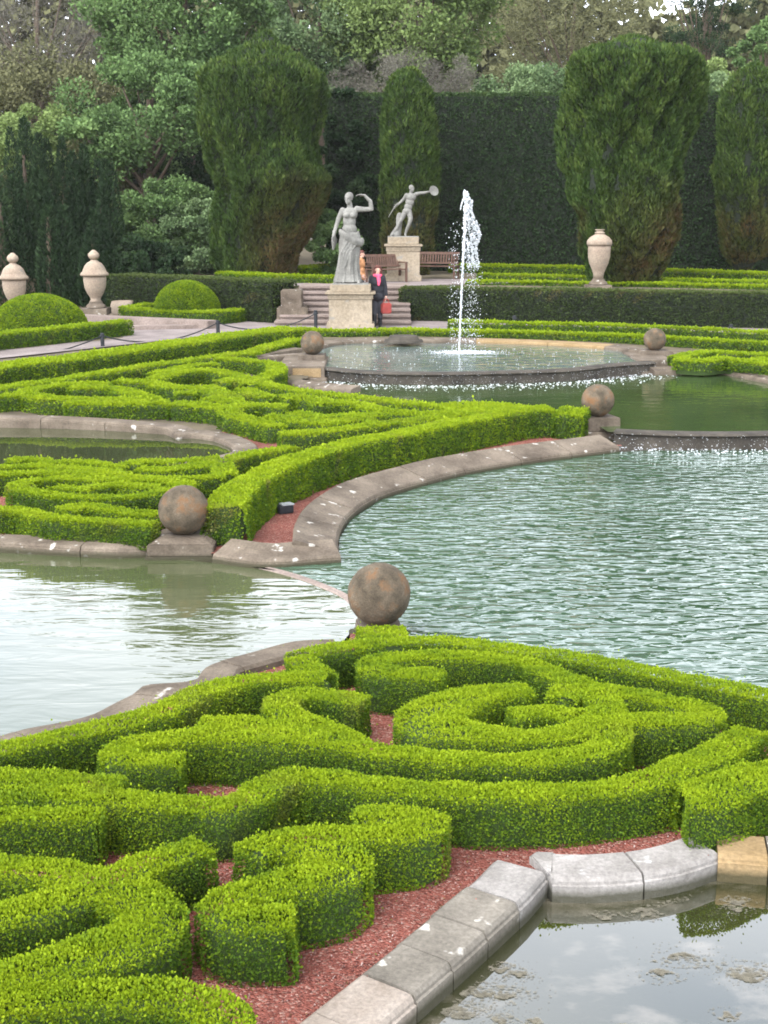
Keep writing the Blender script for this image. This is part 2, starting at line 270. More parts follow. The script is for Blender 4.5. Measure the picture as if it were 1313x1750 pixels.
# ---------------------------------------------------------------- hedges
def hedge(label, strokes, width=.23, top=.30, group='clipped box hedges of the water garden', name='box_hedge', cat='hedge', mats=None,
          leaf=None, px=True, base=None, lush=1.0, bias=0.0, cover=2.6, brownamt=.10, taper=0.0):
    """strokes: lists of pixels along the middle of the hedge's top; each becomes a run of hedge at its real place"""
    mats = mats or [BOX, BOXIN]; lines = []
    for st in strokes:
        wd = width
        if isinstance(st, tuple): wd, st = st
        pts = [P(*q, top).xy[:] for q in st] if px else st
        ln, L = smooth_line(pts, .06)
        if isinstance(wd, (list, tuple)):
            q = np.array(pts); cum = np.concatenate([[0], np.cumsum(np.linalg.norm(np.diff(q, axis=0), axis=1))]); wd = np.interp(np.linspace(0, 1, len(ln)), cum / cum[-1], wd)
        else: wd = np.full(len(ln), wd)
        lines.append((ln, L, wd))
    bz = (lambda y: gv(y)) if base is None else (lambda y: np.full(np.shape(y), base))
    V, T, B = [], [], []; bv, bf = [], []
    dist = np.mean([l[0][:, 1].mean() for l in lines]); s = leaf or float(np.clip(.0018 * dist, .017, .10))
    for k, (ln, L, wd) in enumerate(lines):
        tg = np.gradient(ln, axis=0); tg /= np.maximum(np.linalg.norm(tg, axis=1, keepdims=True), 1e-9); nn = np.stack([-tg[:, 1], tg[:, 0]], 1)
        # twiggy core, just under the leaves
        ins = s * .5 + .034; zt = top - ins - .004 * k; st = ln.copy(); st[0] += tg[0] * ins; st[-1] -= tg[-1] * ins
        o = len(bv); zz = bz(ln[:, 1])
        for i in range(len(ln)):
            h = wd[i] / 2 - ins; a = st[i] + nn[i] * h; c = st[i] - nn[i] * h
            ch = min(.04, h * .5); a2 = st[i] + nn[i] * (h - ch); c2 = st[i] - nn[i] * (h - ch)
            bv += [(a[0], a[1], zz[i] - .1), (a[0], a[1], zz[i] + zt - ch), (a2[0], a2[1], zz[i] + zt), (c2[0], c2[1], zz[i] + zt), (c[0], c[1], zz[i] + zt - ch), (c[0], c[1], zz[i] - .1)]
        for i in range(len(ln) - 1):
            q = o + 6 * i; bf += [(q + k_, q + k_ + 6, q + k_ + 7, q + k_ + 1) for k_ in range(5)]
        q = o + 6 * (len(ln) - 1); bf += [tuple(o + k_ for k_ in range(6)), tuple(q + 5 - k_ for k_ in range(6))]
        # leaves on top, both sides, both ends
        dens = cover / (s * s * .62)
        def put(n, kind):
            u = rng.uniform(0, 1, n) * (len(ln) - 1); i = np.clip(u.astype(int), 0, len(ln) - 2); f = (u - i)[:, None]
            c = ln[i] * (1 - f) + ln[i + 1] * f; wi = wd[i]; m2 = nn[i] * (1 - f) + nn[i + 1] * f
            if kind == 'top':
                v = rng.uniform(-1, 1, n); xy = c + m2 * (v * wi / 2)[:, None]; z = np.full(n, top); no = np.stack([m2[:, 0] * v * .35, m2[:, 1] * v * .35, np.ones(n)], 1); no = nrm(no)
            elif kind == 'side':
                sgn = rng.choice([-1, 1], n); z = rng.uniform(0, 1, n) * top; xy = c + m2 * (sgn * (wi / 2 + taper * (top - z)))[:, None]; no = np.stack([m2[:, 0] * sgn, m2[:, 1] * sgn, np.full(n, .12)], 1)
            elif kind == 'rim':
                sgn = rng.choice([-1, 1], n); dn_ = np.abs(rng.normal(size=n)) * .022; z = top - dn_; xy = c + m2 * (sgn * (wi / 2 - rng.uniform(0, .03, n) + taper * dn_))[:, None]; no = nrm(np.stack([m2[:, 0] * sgn, m2[:, 1] * sgn, np.full(n, .9)], 1))
            else:
                e = rng.integers(0, 2, n); j = np.where(e == 0, 0, len(ln) - 1); v = rng.uniform(-1, 1, n); z = rng.uniform(0, 1, n) * top
                dr = tg[j] * np.where(e == 0, -1, 1)[:, None]; xy = ln[j] + nn[j] * (v * wd[j] / 2)[:, None]; no = np.concatenate([dr, np.full((n, 1), .12)], 1)
            p = np.concatenate([xy, (bz(xy[:, 1]) + z)[:, None]], 1)
            keep = np.ones(n, bool)
            for kk, (l2, _, w2) in enumerate(lines):
                w2 = w2.mean()
                if kk != k: 
                    near = (np.abs(xy[:, 0] - l2[:, 0].mean()) < np.ptp(l2[:, 0]) / 2 + w2) & (np.abs(xy[:, 1] - l2[:, 1].mean()) < np.ptp(l2[:, 1]) / 2 + w2)
                    ii = np.where(near & keep)[0]
                    if len(ii): keep[ii] &= ~((dist_line(xy[ii], l2[::3] if len(l2) > 9 else l2) < w2 / 2 - s * .8) & ((z[ii] < top - .001) | (kk < k)))
            p, no, z = p[keep], no[keep], z[keep]
            wob = .004 + fnoise(p, 7.0, 3) * .011 + fnoise(p, 1.6, 8) * .012 + np.where(rng.uniform(size=len(p)) < .05, rng.exponential(.016, len(p)), 0) + (np.where(rng.uniform(size=len(p)) < .3, rng.uniform(0, .022, len(p)), 0) * np.clip((z / top - .93) / .07, 0, 1) if kind != 'top' else 0); p = p + no * wob[:, None] + rng.normal(size=p.shape) * s * .16
            cl = fnoise(p, 9.0, 5); lf = fnoise(p, 2.2, 11)
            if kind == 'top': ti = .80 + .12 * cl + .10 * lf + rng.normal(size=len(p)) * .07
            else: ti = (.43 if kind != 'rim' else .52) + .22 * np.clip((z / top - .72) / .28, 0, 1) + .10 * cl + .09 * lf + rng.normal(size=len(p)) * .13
            br = np.clip((fnoise(p, 3.1, 21) - .62) * 2.5, 0, .7) * (brownamt * 5 if kind != 'top' else brownamt * 2) * rng.uniform(.3, 1, len(p))
            sz = s * rng.uniform(.65, 1.25, len(p))
            if kind == 'top': sz *= np.where(rng.uniform(size=len(p)) < .03, 1.5, 1)
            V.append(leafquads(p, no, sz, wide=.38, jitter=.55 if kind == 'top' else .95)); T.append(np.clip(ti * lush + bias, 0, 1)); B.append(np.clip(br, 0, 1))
        put(int(dens * L * wd.mean()) + 4, 'top'); put(int(dens * 2 * L * top * 1.1) + 4, 'side'); put(int(dens * 2 * wd.mean() * top * 1.1) + 4, 'end'); put(int(dens * 2 * L * .05) + 4, 'rim')
    V = np.concatenate(V); T = np.concatenate(T); B = np.concatenate(B)
    allp = np.concatenate([l[0] for l in lines]); c = np.array([allp[:, 0].mean(), allp[:, 1].mean(), 0]); c[2] = float(bz(c[1]))
    me = leaf_mesh(name, V - c, T, B, (np.array(bv) - c, bf)); o = link(name, me, mats); o.location = c
    return tag(o, label, cat, group)

# ---------------------------------------------------------------- the pools: outlines at water level
W1, W0, W2, W3, WL, WN = -.07, -.085, .16, .40, .02, -.10
def poly(pts, z): return [PZ(a, b_, z) for a, b_ in pts]
KB_BIG = [PZ(a, b_, .03) for a, b_ in [(1060, 762), (1000, 770), (900, 783), (800, 800), (720, 820), (650, 842), (600, 874), (580, 906), (579, 940)]]
KB_TIP = [PZ(a, b_, .02) for a, b_ in [(584, 948), (530, 952), (480, 956), (430, 955), (362, 946)]]
KB_LEFT = [PZ(a, b_, .04) for a, b_ in [(272, 934), (200, 936), (140, 934), (70, 930), (0, 926), (-160, 924)]]
KB_NEAR = [PZ(a, b_, .06) for a, b_ in [(-220, 1296), (-100, 1274), (0, 1252), (38, 1240), (141, 1220), (190, 1197), (225, 1180), (246, 1165), (327, 1158), (340, 1142), (362, 1129), (430, 1110), (500, 1092), (570, 1088)]]
KB_BACK = [PZ(a, b_, W3 + .07) for a, b_ in [(1104, 602), (1032, 592), (940, 586), (860, 583), (789, 582), (661, 582), (600, 583), (570, 586), (545, 594)]]
KB_RIGHT = [PZ(a, b_, .26) for a, b_ in [(1120, 634), (1180, 633), (1233, 632), (1313, 648), (1420, 668), (1560, 700)]]
def atz(pts, z): return [Vector((q[0], q[1], z)) for q in pts]
big_edge = [(1098, 772), (1000, 783), (900, 796), (800, 811), (720, 832), (650, 852), (600, 886), (582, 915), (584, 950)]
left_far = [(585, 962), (530, 968), (480, 972), (375, 960), (272, 957), (140, 954), (70, 949), (0, 946), (-160, 944)]
near_edge = [(-220, 1300), (-100, 1277), (0, 1252), (38, 1240), (141, 1219), (190, 1197), (225, 1180), (244, 1164), (327, 1158), (331, 1145), (362, 1128), (430, 1111), (495, 1090), (570, 1083), (600, 1072)]
H1R = [(615, 1102), (690, 1095), (759, 1095), (827, 1102), (900, 1112), (991, 1125), (1062, 1139), (1132, 1152), (1203, 1166), (1273, 1180), (1400, 1207), (1560, 1245)]
def offset2d(pts, d):
    p = np.array([q[:2] for q in pts]); t_ = np.gradient(p, axis=0); t_ /= np.linalg.norm(t_, axis=1, keepdims=True)
    return p + np.stack([-t_[:, 1], t_[:, 0]], 1) * d
h1w = [P(a, b_, .30) for a, b_ in H1R]
big_near = [Vector((a, b_, W1)) for a, b_ in offset2d(h1w, .55)]
WEIR = [(400, 959), (480, 976), (545, 997), (598, 1022), (622, 1054)]
BIG = [PZ(1098, 770, W1)] + atz(KB_BIG + KB_TIP[:4], W1) + poly(WEIR, W1) + [PZ(640, 1072, W1)] + big_near[1:] + poly([(1700, 1100), (1700, 800), (1500, 772), (1313, 769), (1180, 770)], W1)
LEFT = poly(WEIR[::-1], W0) + atz(KB_TIP[4:] + KB_LEFT, W0) + poly([(-420, 944), (-420, 1330)], W0) + atz(KB_NEAR, W0)
lipC = [(1050, 737), (1090, 739), (1150, 741), (1240, 742), (1313, 741), (1500, 737), (1620, 731)]
c_left = [(492, 664), (545, 676), (640, 688), (711, 696), (815, 697), (900, 702), (1000, 716), (1040, 738)]
CPOOL = poly(c_left, W2) + poly(lipC[1:], W2) + poly([(1620, 712)], W2) + atz(KB_RIGHT[::-1], W2) + poly([(1112, 640), (1040, 648), (860, 655), (655, 655), (552, 650)], W2)
lipD = [(553, 629), (600, 634), (655, 637), (760, 638), (860, 636), (974, 632), (1046, 624), (1118, 619)]
d_back = [(1110, 607), (1032, 598), (940, 591), (860, 588), (789, 587), (661, 587), (600, 588), (566, 590), (545, 600)]
BASIN = poly(lipD, W3) + atz(KB_BACK, W3)
pond_top = [(-60, 714), (0, 714), (115, 717), (215, 724), (283, 731), (300, 742), (330, 740), (365, 746), (393, 757), (398, 766), (385, 774), (350, 781), (250, 795), (150, 802), (0, 806), (-60, 808)]
POND = atz([P(a, b_, .10) for a, b_ in pond_top], WL)
near_in = [(560, 1860), (700, 1750), (800, 1662), (905, 1565), (938, 1524), (945, 1527), (1000, 1530), (1050, 1527), (1113, 1520), (1180, 1508), (1234, 1490), (1236, 1493), (1313, 1498), (1420, 1505)]
near_top = [PZ(a, b_, .05) for a, b_ in [(560, 1832), (700, 1712), (800, 1625), (905, 1530), (938, 1492), (943, 1500), (1000, 1502), (1050, 1500), (1113, 1494), (1180, 1480), (1234, 1461), (1226, 1465), (1313, 1472), (1420, 1480)]]
NEAR = atz(near_top, WN) + poly([(1480, 1700), (1450, 2100), (560, 2100)], WN)

# ---------------------------------------------------------------- ground
bm = bmesh.new(); bmesh.ops.create_grid(bm, x_segments=2, y_segments=2, size=600)
for v in bm.verts: v.co.z = -.75
tag(obj('ground', bm, GRASS), kind='structure')
xs = np.arange(-24, 24.01, .1); ys = np.arange(1.5, 41.01, .1); X, Y = np.meshgrid(xs, ys); nx, ny = len(xs), len(ys)
Vg = np.stack([X.ravel(), Y.ravel(), gv(Y.ravel())], 1); Vg[:, 2] += fnoise(Vg, 2.0, 4) * .006
cxy = np.stack([(X[:-1, :-1] + .05).ravel(), (Y[:-1, :-1] + .05).ravel()], 1); hole = np.zeros(len(cxy), bool)
for pl in (BIG, LEFT, CPOOL, BASIN, POND, NEAR):
    q = np.array([v[:2] for v in pl]); lo, hi = q.min(0) - .3, q.max(0) + .3
    ii = np.where((cxy > lo).all(1) & (cxy < hi).all(1))[0]; sub = cxy[ii]
    hole[ii] |= in_poly(sub, q) | (dist_line(sub, np.vstack([q, q[:1]])) < .12)
hole |= dist_line(cxy, np.array([PZ(a, b_, W2).xy[:] for a, b_ in lipC])) < .42
hole |= dist_line(cxy, np.array([PZ(a, b_, W3).xy[:] for a, b_ in lipD])) < .42
farf = (cxy[:, 1] > 22.3)[~hole].astype(int)
gi = np.arange(nx * ny).reshape(ny, nx); F = np.stack([gi[:-1, :-1].ravel(), gi[:-1, 1:].ravel(), gi[1:, 1:].ravel(), gi[1:, :-1].ravel()], 1)[~hole]
tag(link('gravel_ground', raw_mesh('gravel_ground', Vg, [4] * len(F), F.ravel(), farf), [GRAVEL, SOIL]), kind='structure')
def sheet(name, pts, m, kind='structure'):
    bm = bmesh.new(); vs_ = [bm.verts.new(p) for p in pts]; f = bm.faces.new(vs_); bmesh.ops.triangulate(bm, faces=[f])
    bmesh.ops.recalc_face_normals(bm, faces=bm.faces)
    if sum(f.normal.z for f in bm.faces) < 0: bmesh.ops.reverse_faces(bm, faces=bm.faces)
    me = bpy.data.meshes.new(name); bm.to_mesh(me); bm.free(); o = link(name, me, m); o['kind'] = kind; return o
for pl, m_ in ((BIG, W_BIG), (LEFT, W_LEFT), (CPOOL, W_MID), (BASIN, W_BASIN), (POND, W_POND), (NEAR, W_NEAR)): sheet('water', pl, m_)
pa = [P(-260, 668, .012), P(-100, 628, .012), P(0, 607, .012), P(300, 575, .012), P(440, 561, .012), P(520, 560, .012), P(700, 560, .012), P(1000, 562, .012), P(1500, 585, .012)]
pb = [P(1500, 572, .012), P(1000, 549, .012), P(700, 546, .012), P(480, 546, .012), P(330, 548, .012), P(215, 572, .012), P(0, 592, .012), P(-260, 640, .012)]
for q in pa: q.y -= .9
for q in pb: q.y += 1.6
sheet('gravel_path', pa + pb, PATHM)
TZ = 1.40                              # terrace level
def box_bm(bm, c, s, rz=0, bev=.0):
    r = bmesh.ops.create_cube(bm, size=1); M = Matrix.Translation(c) @ Matrix.Rotation(rz, 4, 'Z') @ Matrix.Diagonal((*s, 1))
    bmesh.ops.transform(bm, matrix=M, verts=r['verts'])
    if bev: bmesh.ops.bevel(bm, geom=list({e for v in r['verts'] for e in v.link_edges}), offset=bev, segments=2, affect='EDGES')
bm = bmesh.new()
tv = [(-60, 47.5), (-9.5, 47.0), (-3.6, 42.3), (1.2, 42.4), (1.4, 41.5), (3.7, 40.8), (11, 38.8), (60, 26), (60, 140), (-60, 140)]
vb = [bm.verts.new((a, b_, -.7)) for a, b_ in tv]; vt = [bm.verts.new((a, b_, TZ)) for a, b_ in tv]
bm.faces.new(vt); [bm.faces.new((vb[i - 1], vb[i], vt[i], vt[i - 1])) for i in range(len(tv))]
tag(obj('terrace_ground', bm, SOIL), kind='structure')
sheet('terrace_path', [(-3.4, 42.4, TZ + .006), (1.1, 42.5, TZ + .006), (4.5, 44.3, TZ + .006), (14, 45.2, TZ + .006), (14, 46.6, TZ + .006), (-3, 46.8, TZ + .006)], PATHM)
bm = bmesh.new()
for a, b_ in ((-60, 36), (-9, 36.0)): pass
vs_ = [bm.verts.new(p) for p in ((-60, 34.5, .42), (-13, 34.5, .42), (-13, 41.05, .46), (-8, 41.05, .46), (-8, 47.6, .5), (-60, 47.6, .5))]; bm.faces.new(vs_)
tag(obj('lawn', bm, SOIL), kind='structure')

# ---------------------------------------------------------------- kerbs of the pools
PROF_FLAT = lambda w_, zi, zo: [(0, zi - .6), (0, zi - .05), (.012, zi - .045), (.014, zi - .028), (.03, zi - .006), (.06, zi), (w_ - .03, zo), (w_, zo - .025), (w_, zo - .45)]
def kerb(label, pts, zfun, w_, side, zi, zo, stone=1.0, mats=STONE, group=None, name='pool_kerb', overrides=None, curve=True):
    """pts: inner top edge (world xy); zi/zo heights of the inner and the outer top edge over the local ground"""
    if curve: ln, L = smooth_line([p[:2] for p in pts], .08)
    else:
        p = np.array([q[:2] for q in pts]); seg = [np.linspace(p[i], p[i + 1], max(2, int(np.linalg.norm(p[i + 1] - p[i]) / .1)), endpoint=False) for i in range(len(p) - 1)]
        ln = np.vstack(seg + [p[-1:]]); L = np.linalg.norm(np.diff(ln, axis=0), axis=1).sum()
    tg = np.gradient(ln, axis=0); tg /= np.maximum(np.linalg.norm(tg, axis=1, keepdims=True), 1e-9); nn = np.stack([-tg[:, 1], tg[:, 0]], 1) * side
    c = ln.mean(0); root = empty(name, (c[0], c[1], zfun(c[1])), label, 'kerb', group)
    n = max(1, round(L / stone)); acc = np.concatenate([[0], np.cumsum(np.linalg.norm(np.diff(ln, axis=0), axis=1))])
    cuts = [0] + [L * (k + random.uniform(-.12, .12)) / n for k in range(1, n)] + [L]
    for k in range(n):
        a, b_ = cuts[k] + .006, cuts[k + 1] - .006; s_ = np.linspace(a, b_, max(3, int((b_ - a) / .08)))
        bm = bmesh.new(); rings = []; dz = random.uniform(-.006, .006); dw = random.uniform(-.012, .012)
        for s1 in s_:
            x = np.interp(s1, acc, ln[:, 0]); y = np.interp(s1, acc, ln[:, 1]); mx = np.interp(s1, acc, nn[:, 0]); my = np.interp(s1, acc, nn[:, 1]); z0 = zfun(y)
            rings.append([bm.verts.new((x + mx * (d + (dw if d > .1 else 0)) - c[0], y + my * (d + (dw if d > .1 else 0)) - c[1], z0 + z + dz - root.location.z)) for d, z in PROF_FLAT(w_, zi, zo)])
        for i in range(len(rings) - 1):
            for j in range(len(rings[0])): bm.faces.new((rings[i][j], rings[i + 1][j], rings[i + 1][(j + 1) % len(rings[0])], rings[i][(j + 1) % len(rings[0])]))
        bm.faces.new(rings[0]); bm.faces.new(rings[-1][::-1])
        mm, lb = (overrides or {}).get(k, (mats, None))
        obj('kerb_stone', bm, mm, root, lb)
    return root
flat = lambda y: 0.0
kerb('broad sloping weathered kerb curving from the middle pool weir to the far ball beside the green pool', KB_BIG, flat, .50, -1, .03, .15, 1.0)
kerb('short weathered kerb with lichen between the gravel tip and the weir of the left pool', KB_TIP, flat, .42, -1, .02, .11, 1.4)
kerb('low grey kerb at the water below the left scrollwork bed', KB_LEFT, flat, .30, -1, .04, .06, 1.1)
kerb('brown kerb along the near bank of the pale pool behind the long front hedge', KB_NEAR, flat, .34, -1, .05, .06, 1.2)
kerb('kerb of the green pool hidden behind the long curved hedge', [(a, b_) for a, b_ in offset2d(h1w, .60)], flat, .36, -1, .0, .02, 1.2)
kerb('rounded grey kerb around the small still pond among the left hedges', [P(a, b_, .10) for a, b_ in pond_top], g, .38, 1, .10, .10, 1.3)
def sub(i, j): return near_top[i:j]
kerb('straight bevelled grey kerb of the near pond running up from the bottom edge', sub(0, 5), flat, .34, 1, .05, .055, .33, STONE_N, group=None, curve=False,
     overrides={0: (STONE_C, 'clean cream kerb stone'), 1: (STONE_C, 'clean cream kerb stone'), 6: (STONE_W, 'pale whitish corner stone'), 5: (STONE_W, 'pale whitish corner stone')})
kerb('curved pale white kerb at the head of the near pond', sub(5, 11), flat, .30, 1, .05, .055, .62, STONE_W)
kerb('ochre and grey kerb at the right edge beside the near pond', sub(11, 14), flat, .30, 1, .07, .075, .34, STONE_N, curve=False, overrides={0: (STONE_O, 'ochre kerb stone'), })
def corner_stone(label, pts, z, m_):
    bm = bmesh.new(); c = sum(pts, Vector()) / len(pts); a = [bm.verts.new((p.x - c.x, p.y - c.y, -.5)) for p in pts]; b_ = [bm.verts.new((p.x - c.x, p.y - c.y, 0)) for p in pts]
    bm.faces.new(a[::-1]); tp_ = bm.faces.new(b_); [bm.faces.new((a[i - 1], a[i], b_[i], b_[i - 1])) for i in range(len(pts))]; bmesh.ops.bevel(bm, geom=list(tp_.edges), offset=.012, segments=2, affect='EDGES')
    o = obj('kerb_stone', bm, m_); o.location = (c.x, c.y, z); tag(o, label, 'kerb')
corner_stone('small pale wedge stone at the inner corner of the near pond kerb', [PZ(940, 1492, .05), PZ(945, 1499, .05), PZ(949, 1456, .05), PZ(915, 1455, .05), PZ(905, 1462, .05)], .054, STONE_W)
# weirs: thin stone lips the water runs over
def lip(label, pts, z, w_, drop, m_, side=1, name='weir'):
    ln, L = smooth_line([PZ(a, b_, z).xy[:] for a, b_ in pts], .12); tg = np.gradient(ln, axis=0); tg /= np.linalg.norm(tg, axis=1, keepdims=True); nn = np.stack([-tg[:, 1], tg[:, 0]], 1) * side
    c = ln.mean(0); bm = bmesh.new(); prof = [(.0, z - drop), (.0, z - .05), (-.05, z - .045), (-.07, z - .025), (-.05, z), (.0, z + .012), (w_ - .03, z + .012), (w_, z - .01), (w_, z - drop)]
    rg = [[bm.verts.new((p[0] + q[0] * d - c[0], p[1] + q[1] * d - c[1], zz - z)) for d, zz in prof] for p, q in zip(ln, nn)]
    k = len(prof)
    for i in range(len(rg) - 1):
        for j in range(k): bm.faces.new((rg[i][j], rg[i + 1][j], rg[i + 1][(j + 1) % k], rg[i][(j + 1) % k]))
    bm.faces.new(rg[0]); bm.faces.new(rg[-1][::-1]); o = obj(name, bm, m_, smooth=False); o.location = (c[0], c[1], z); tag(o, label, 'weir'); return ln
lnD = lip('long dark bowed lip at the front of the fountain basin', lipD, W3 + .0, .25, .5, STONE_D)
lnC = lip('dark lip the olive pool spills over at the right edge', lipC, W2 + .0, .25, .6, STONE_D)
lip('thin pale weir stone crossing between the two nearest stone balls', WEIR, W1 - .006, .045, .3, STEPS)
# back rim and flanks of the fountain basin
kerb('long low kerb behind the fountain basin, ochre towards the right', KB_BACK, lambda y: W3, .45, -1, .07, .09, 1.6,
     overrides={i: (STONE_O, 'ochre kerb stone') for i in (1, 2)})
kerb('pale kerb stones left of the fountain basin running to the far hedge', [PZ(a, b_, .50) for a, b_ in [(520, 603), (470, 607), (440, 609), (432, 605), (455, 598), (500, 592)]], lambda y: 0.42, .32, -1, .06, .06, 1.1, STONE)
kerb('grey stepped kerb right of the fountain basin beside the olive pool', KB_RIGHT, lambda y: .2, .45, 1, .05, .10, 1.3, STONE)
kerb('grey kerb at the corner below the left basin ball', [PZ(a, b_, .26) for a, b_ in [(488, 652), (520, 657), (560, 661), (600, 664)]], lambda y: .2, .4, 1, .04, .08, 1.0, STONE)

# ---------------------------------------------------------------- stone balls on plinths
def ball_sphere(r, seed):
    bm = bmesh.new(); bmesh.ops.create_icosphere(bm, subdivisions=5, radius=r)
    co = np.array([v.co[:] for v in bm.verts]); d = fnoise(co, 18, seed) * .004 + fnoise(co, 60, seed + 1) * .0025
    for v, k in zip(bm.verts, d): v.co *= 1 + k / r
    return bm
def stone_ball(label, px, py, dia_px, D, plinth, rz=.0):
    Zc = FPX * D / dia_px; d = ray(px, py); c = d * (Zc / (FPX)) ; c = Vector((c.x, c.y, HC + c.z))
    zb = c.z - D / 2; root = empty('stone_ball', (c.x, c.y, zb - sum(h for _, h, _ in plinth)), label, 'stone ball', 'stone balls on plinths around the pools', rz)
    z = 0; bm = bmesh.new()
    for wd, h, tw in plinth[::-1]:
        q = bmesh.ops.create_cube(bm, size=1)['verts']
        for v in q: k = tw if v.co.z > 0 else 1; v.co = (v.co.x * wd * k, v.co.y * wd * k, z + (v.co.z + .5) * h)
        bmesh.ops.bevel(bm, geom=list({e for v in q for e in v.link_edges}), offset=.012, segments=2, affect='EDGES'); z += h
    obj('plinth', bm, STONE, root)
    b_ = obj('ball', ball_sphere(D / 2, int(px)), BALL, root, smooth=True); b_.location = (0, 0, z + D / 2 - .012); b_.rotation_euler = (0, 0, px)
    return root
stone_ball('large stone ball in front of the green water, its foot hidden by the front hedge', 648, 1013, 107.5, .56, [(.40, .12, .95), (.50, .45, 1)], .12)
stone_ball('rust-topped stone ball on a square plinth at the edge of the pale left pool', 314, 870, 85.6, .56, [(.70, .05, .72), (.73, .13, 1), (.78, .35, 1)], .0)
stone_ball('grey stone ball on a block at the far end of the sloping green pool kerb', 1022, 683, 56, .55, [(.60, .22, .98), (.95, .16, .66), (1.0, .4, 1)], .25)
bD = stone_ball('small stone ball left of the fountain on an ochre-faced plinth', 534, 585, 40.6, .53, [(.62, .16, .95), (1.0, .34, 1), (1.22, .42, .97)], .05)
bE = stone_ball('small pale stone ball right of the fountain in front of the far hedges', 1119.5, 579, 38.1, .52, [(.78, .12, .92), (.74, .34, 1), (.9, .4, 1)], -.1)
for rt_, pxc, Yf0, Yb0, wd, zt_, och in ((bD, 515, 28.5, 30.6, 1.0, .45, True), (bE, 1119, 30.0, 31.9, .84, .42, False)):   # the walls the two far balls stand on
    rt_.rotation_euler = (0, 0, 0); L0 = rt_.location; x0 = PD(pxc, 640, Yf0).x - L0.x; bm = bmesh.new(); box_bm(bm, (x0, (Yf0 + Yb0) / 2 - L0.y, (zt_ - .5) / 2 - L0.z), (wd, Yb0 - Yf0, zt_ + .5), 0, .015); box_bm(bm, (x0, Yf0 - .10 - L0.y, -.15 - L0.z), (wd * 1.12, .5, .72), 0, .02); obj('base_wall', bm, STONE, rt_)
    if och: bm = bmesh.new(); box_bm(bm, (x0 + .12, Yf0 + .03 - L0.y, .315 - L0.z), (wd * .60, .08, .19), 0, .004); obj('front_block', bm, STONE_O, rt_, 'ochre facing stone')


# ---------------------------------------------------------------- foreground scroll hedges
Hh = hedge
Hh('long hedge along the near bank of both pools, zigzagging under the largest stone ball', [
    [(-140, 1310), (0, 1280), (100, 1257), (200, 1236), (277, 1215), (343, 1184), (411, 1164), (490, 1157), (558, 1158)],
    [(556, 1158), (528, 1140), (508, 1122)], [(500, 1124), (546, 1114), (615, 1102), (690, 1095), (759, 1095), (827, 1102), (900, 1112), (991, 1125), (1062, 1139), (1132, 1152), (1203, 1166), (1273, 1180), (1400, 1207), (1560, 1245)],
    ([.40, .32], [(650, 1070), (664, 1094)])])
Hh('double-hooked scroll hedge behind the crescent, looping at its right end', [
    [(757, 1156), (690, 1151), (648, 1146), (634, 1136), (660, 1127), (710, 1123), (758, 1121), (827, 1123), (900, 1132), (938, 1147), (985, 1165), (1005, 1180)],
    [(985, 1166), (958, 1194)], [(992, 1168), (1020, 1185), (1036, 1205), (1040, 1225)],
    [(1030, 1180), (1097, 1189), (1160, 1203), (1200, 1211), (1212, 1220), (1192, 1229), (1160, 1231), (1097, 1232), (1045, 1229)]])
Hh('crescent-shaped hedge curling around a short inner arm in the centre of the front bed', [
    ([.24, .28, .38, .46, .46, .44, .38, .3, .26, .24, .24, .24, .24], [(908, 1179), (850, 1183), (800, 1192), (752, 1209), (733, 1228), (742, 1240), (775, 1247), (827, 1254), (880, 1258), (920, 1258), (973, 1251), (1009, 1238), (1035, 1222)]),
    [(876, 1220), (930, 1216), (975, 1222), (1030, 1226)],
    [(1030, 1222), (1050, 1244), (1046, 1264), (1009, 1285), (956, 1295), (885, 1300), (827, 1299), (758, 1295), (656, 1283), (587, 1272), (519, 1265), (450, 1262), (381, 1258), (320, 1258), (270, 1262), (222, 1271), (198, 1284), (215, 1293), (260, 1297), (312, 1297)],
    [(342, 1236), (400, 1238), (450, 1242), (500, 1250), (560, 1264)],
    [(622, 1197), (575, 1189), (530, 1185), (497, 1191), (480, 1204), (490, 1219), (520, 1233), (560, 1246), (610, 1268)]])
Hh('long wavy hedge across the front bed between the crescent and the gravel', [
    [(-140, 1362), (0, 1360), (114, 1359), (228, 1365), (324, 1372), (381, 1377), (419, 1367), (457, 1346), (501, 1330), (570, 1333), (656, 1344), (758, 1352), (861, 1356), (956, 1354), (1044, 1346), (1114, 1333), (1167, 1312), (1220, 1290), (1262, 1264), (1286, 1245)]])
Hh('short hedge just behind the wavy hedge at the left edge', [[(-120, 1326), (0, 1329), (100, 1333), (205, 1341)]], width=.22)
Hh('blunt hedge with a notched end at the right edge above the ochre kerb', [(.30, [(1172, 1364), (1215, 1362), (1265, 1342), (1330, 1318), (1420, 1290)]), (.22, [(1172, 1352), (1230, 1340), (1300, 1312)])])
Hh('S-shaped hedge with hooked ends standing in the open red gravel', [
    [(612, 1396), (680, 1391), (718, 1395), (736, 1405), (715, 1418), (655, 1425), (590, 1428), (510, 1433), (455, 1441), (428, 1455)],
    ([.3, .34, .32, .28, .28, .28, .26, .25, .25, .25, .25, .25], [(470, 1437), (535, 1450), (575, 1464), (587, 1481), (565, 1497), (520, 1506), (455, 1516), (408, 1529), (378, 1546), (388, 1560), (430, 1567), (503, 1565)])])
Hh('short square-ended hedge in front of the wavy hedge at the left edge', [[(-130, 1391), (0, 1392), (172, 1393)]], width=.17)
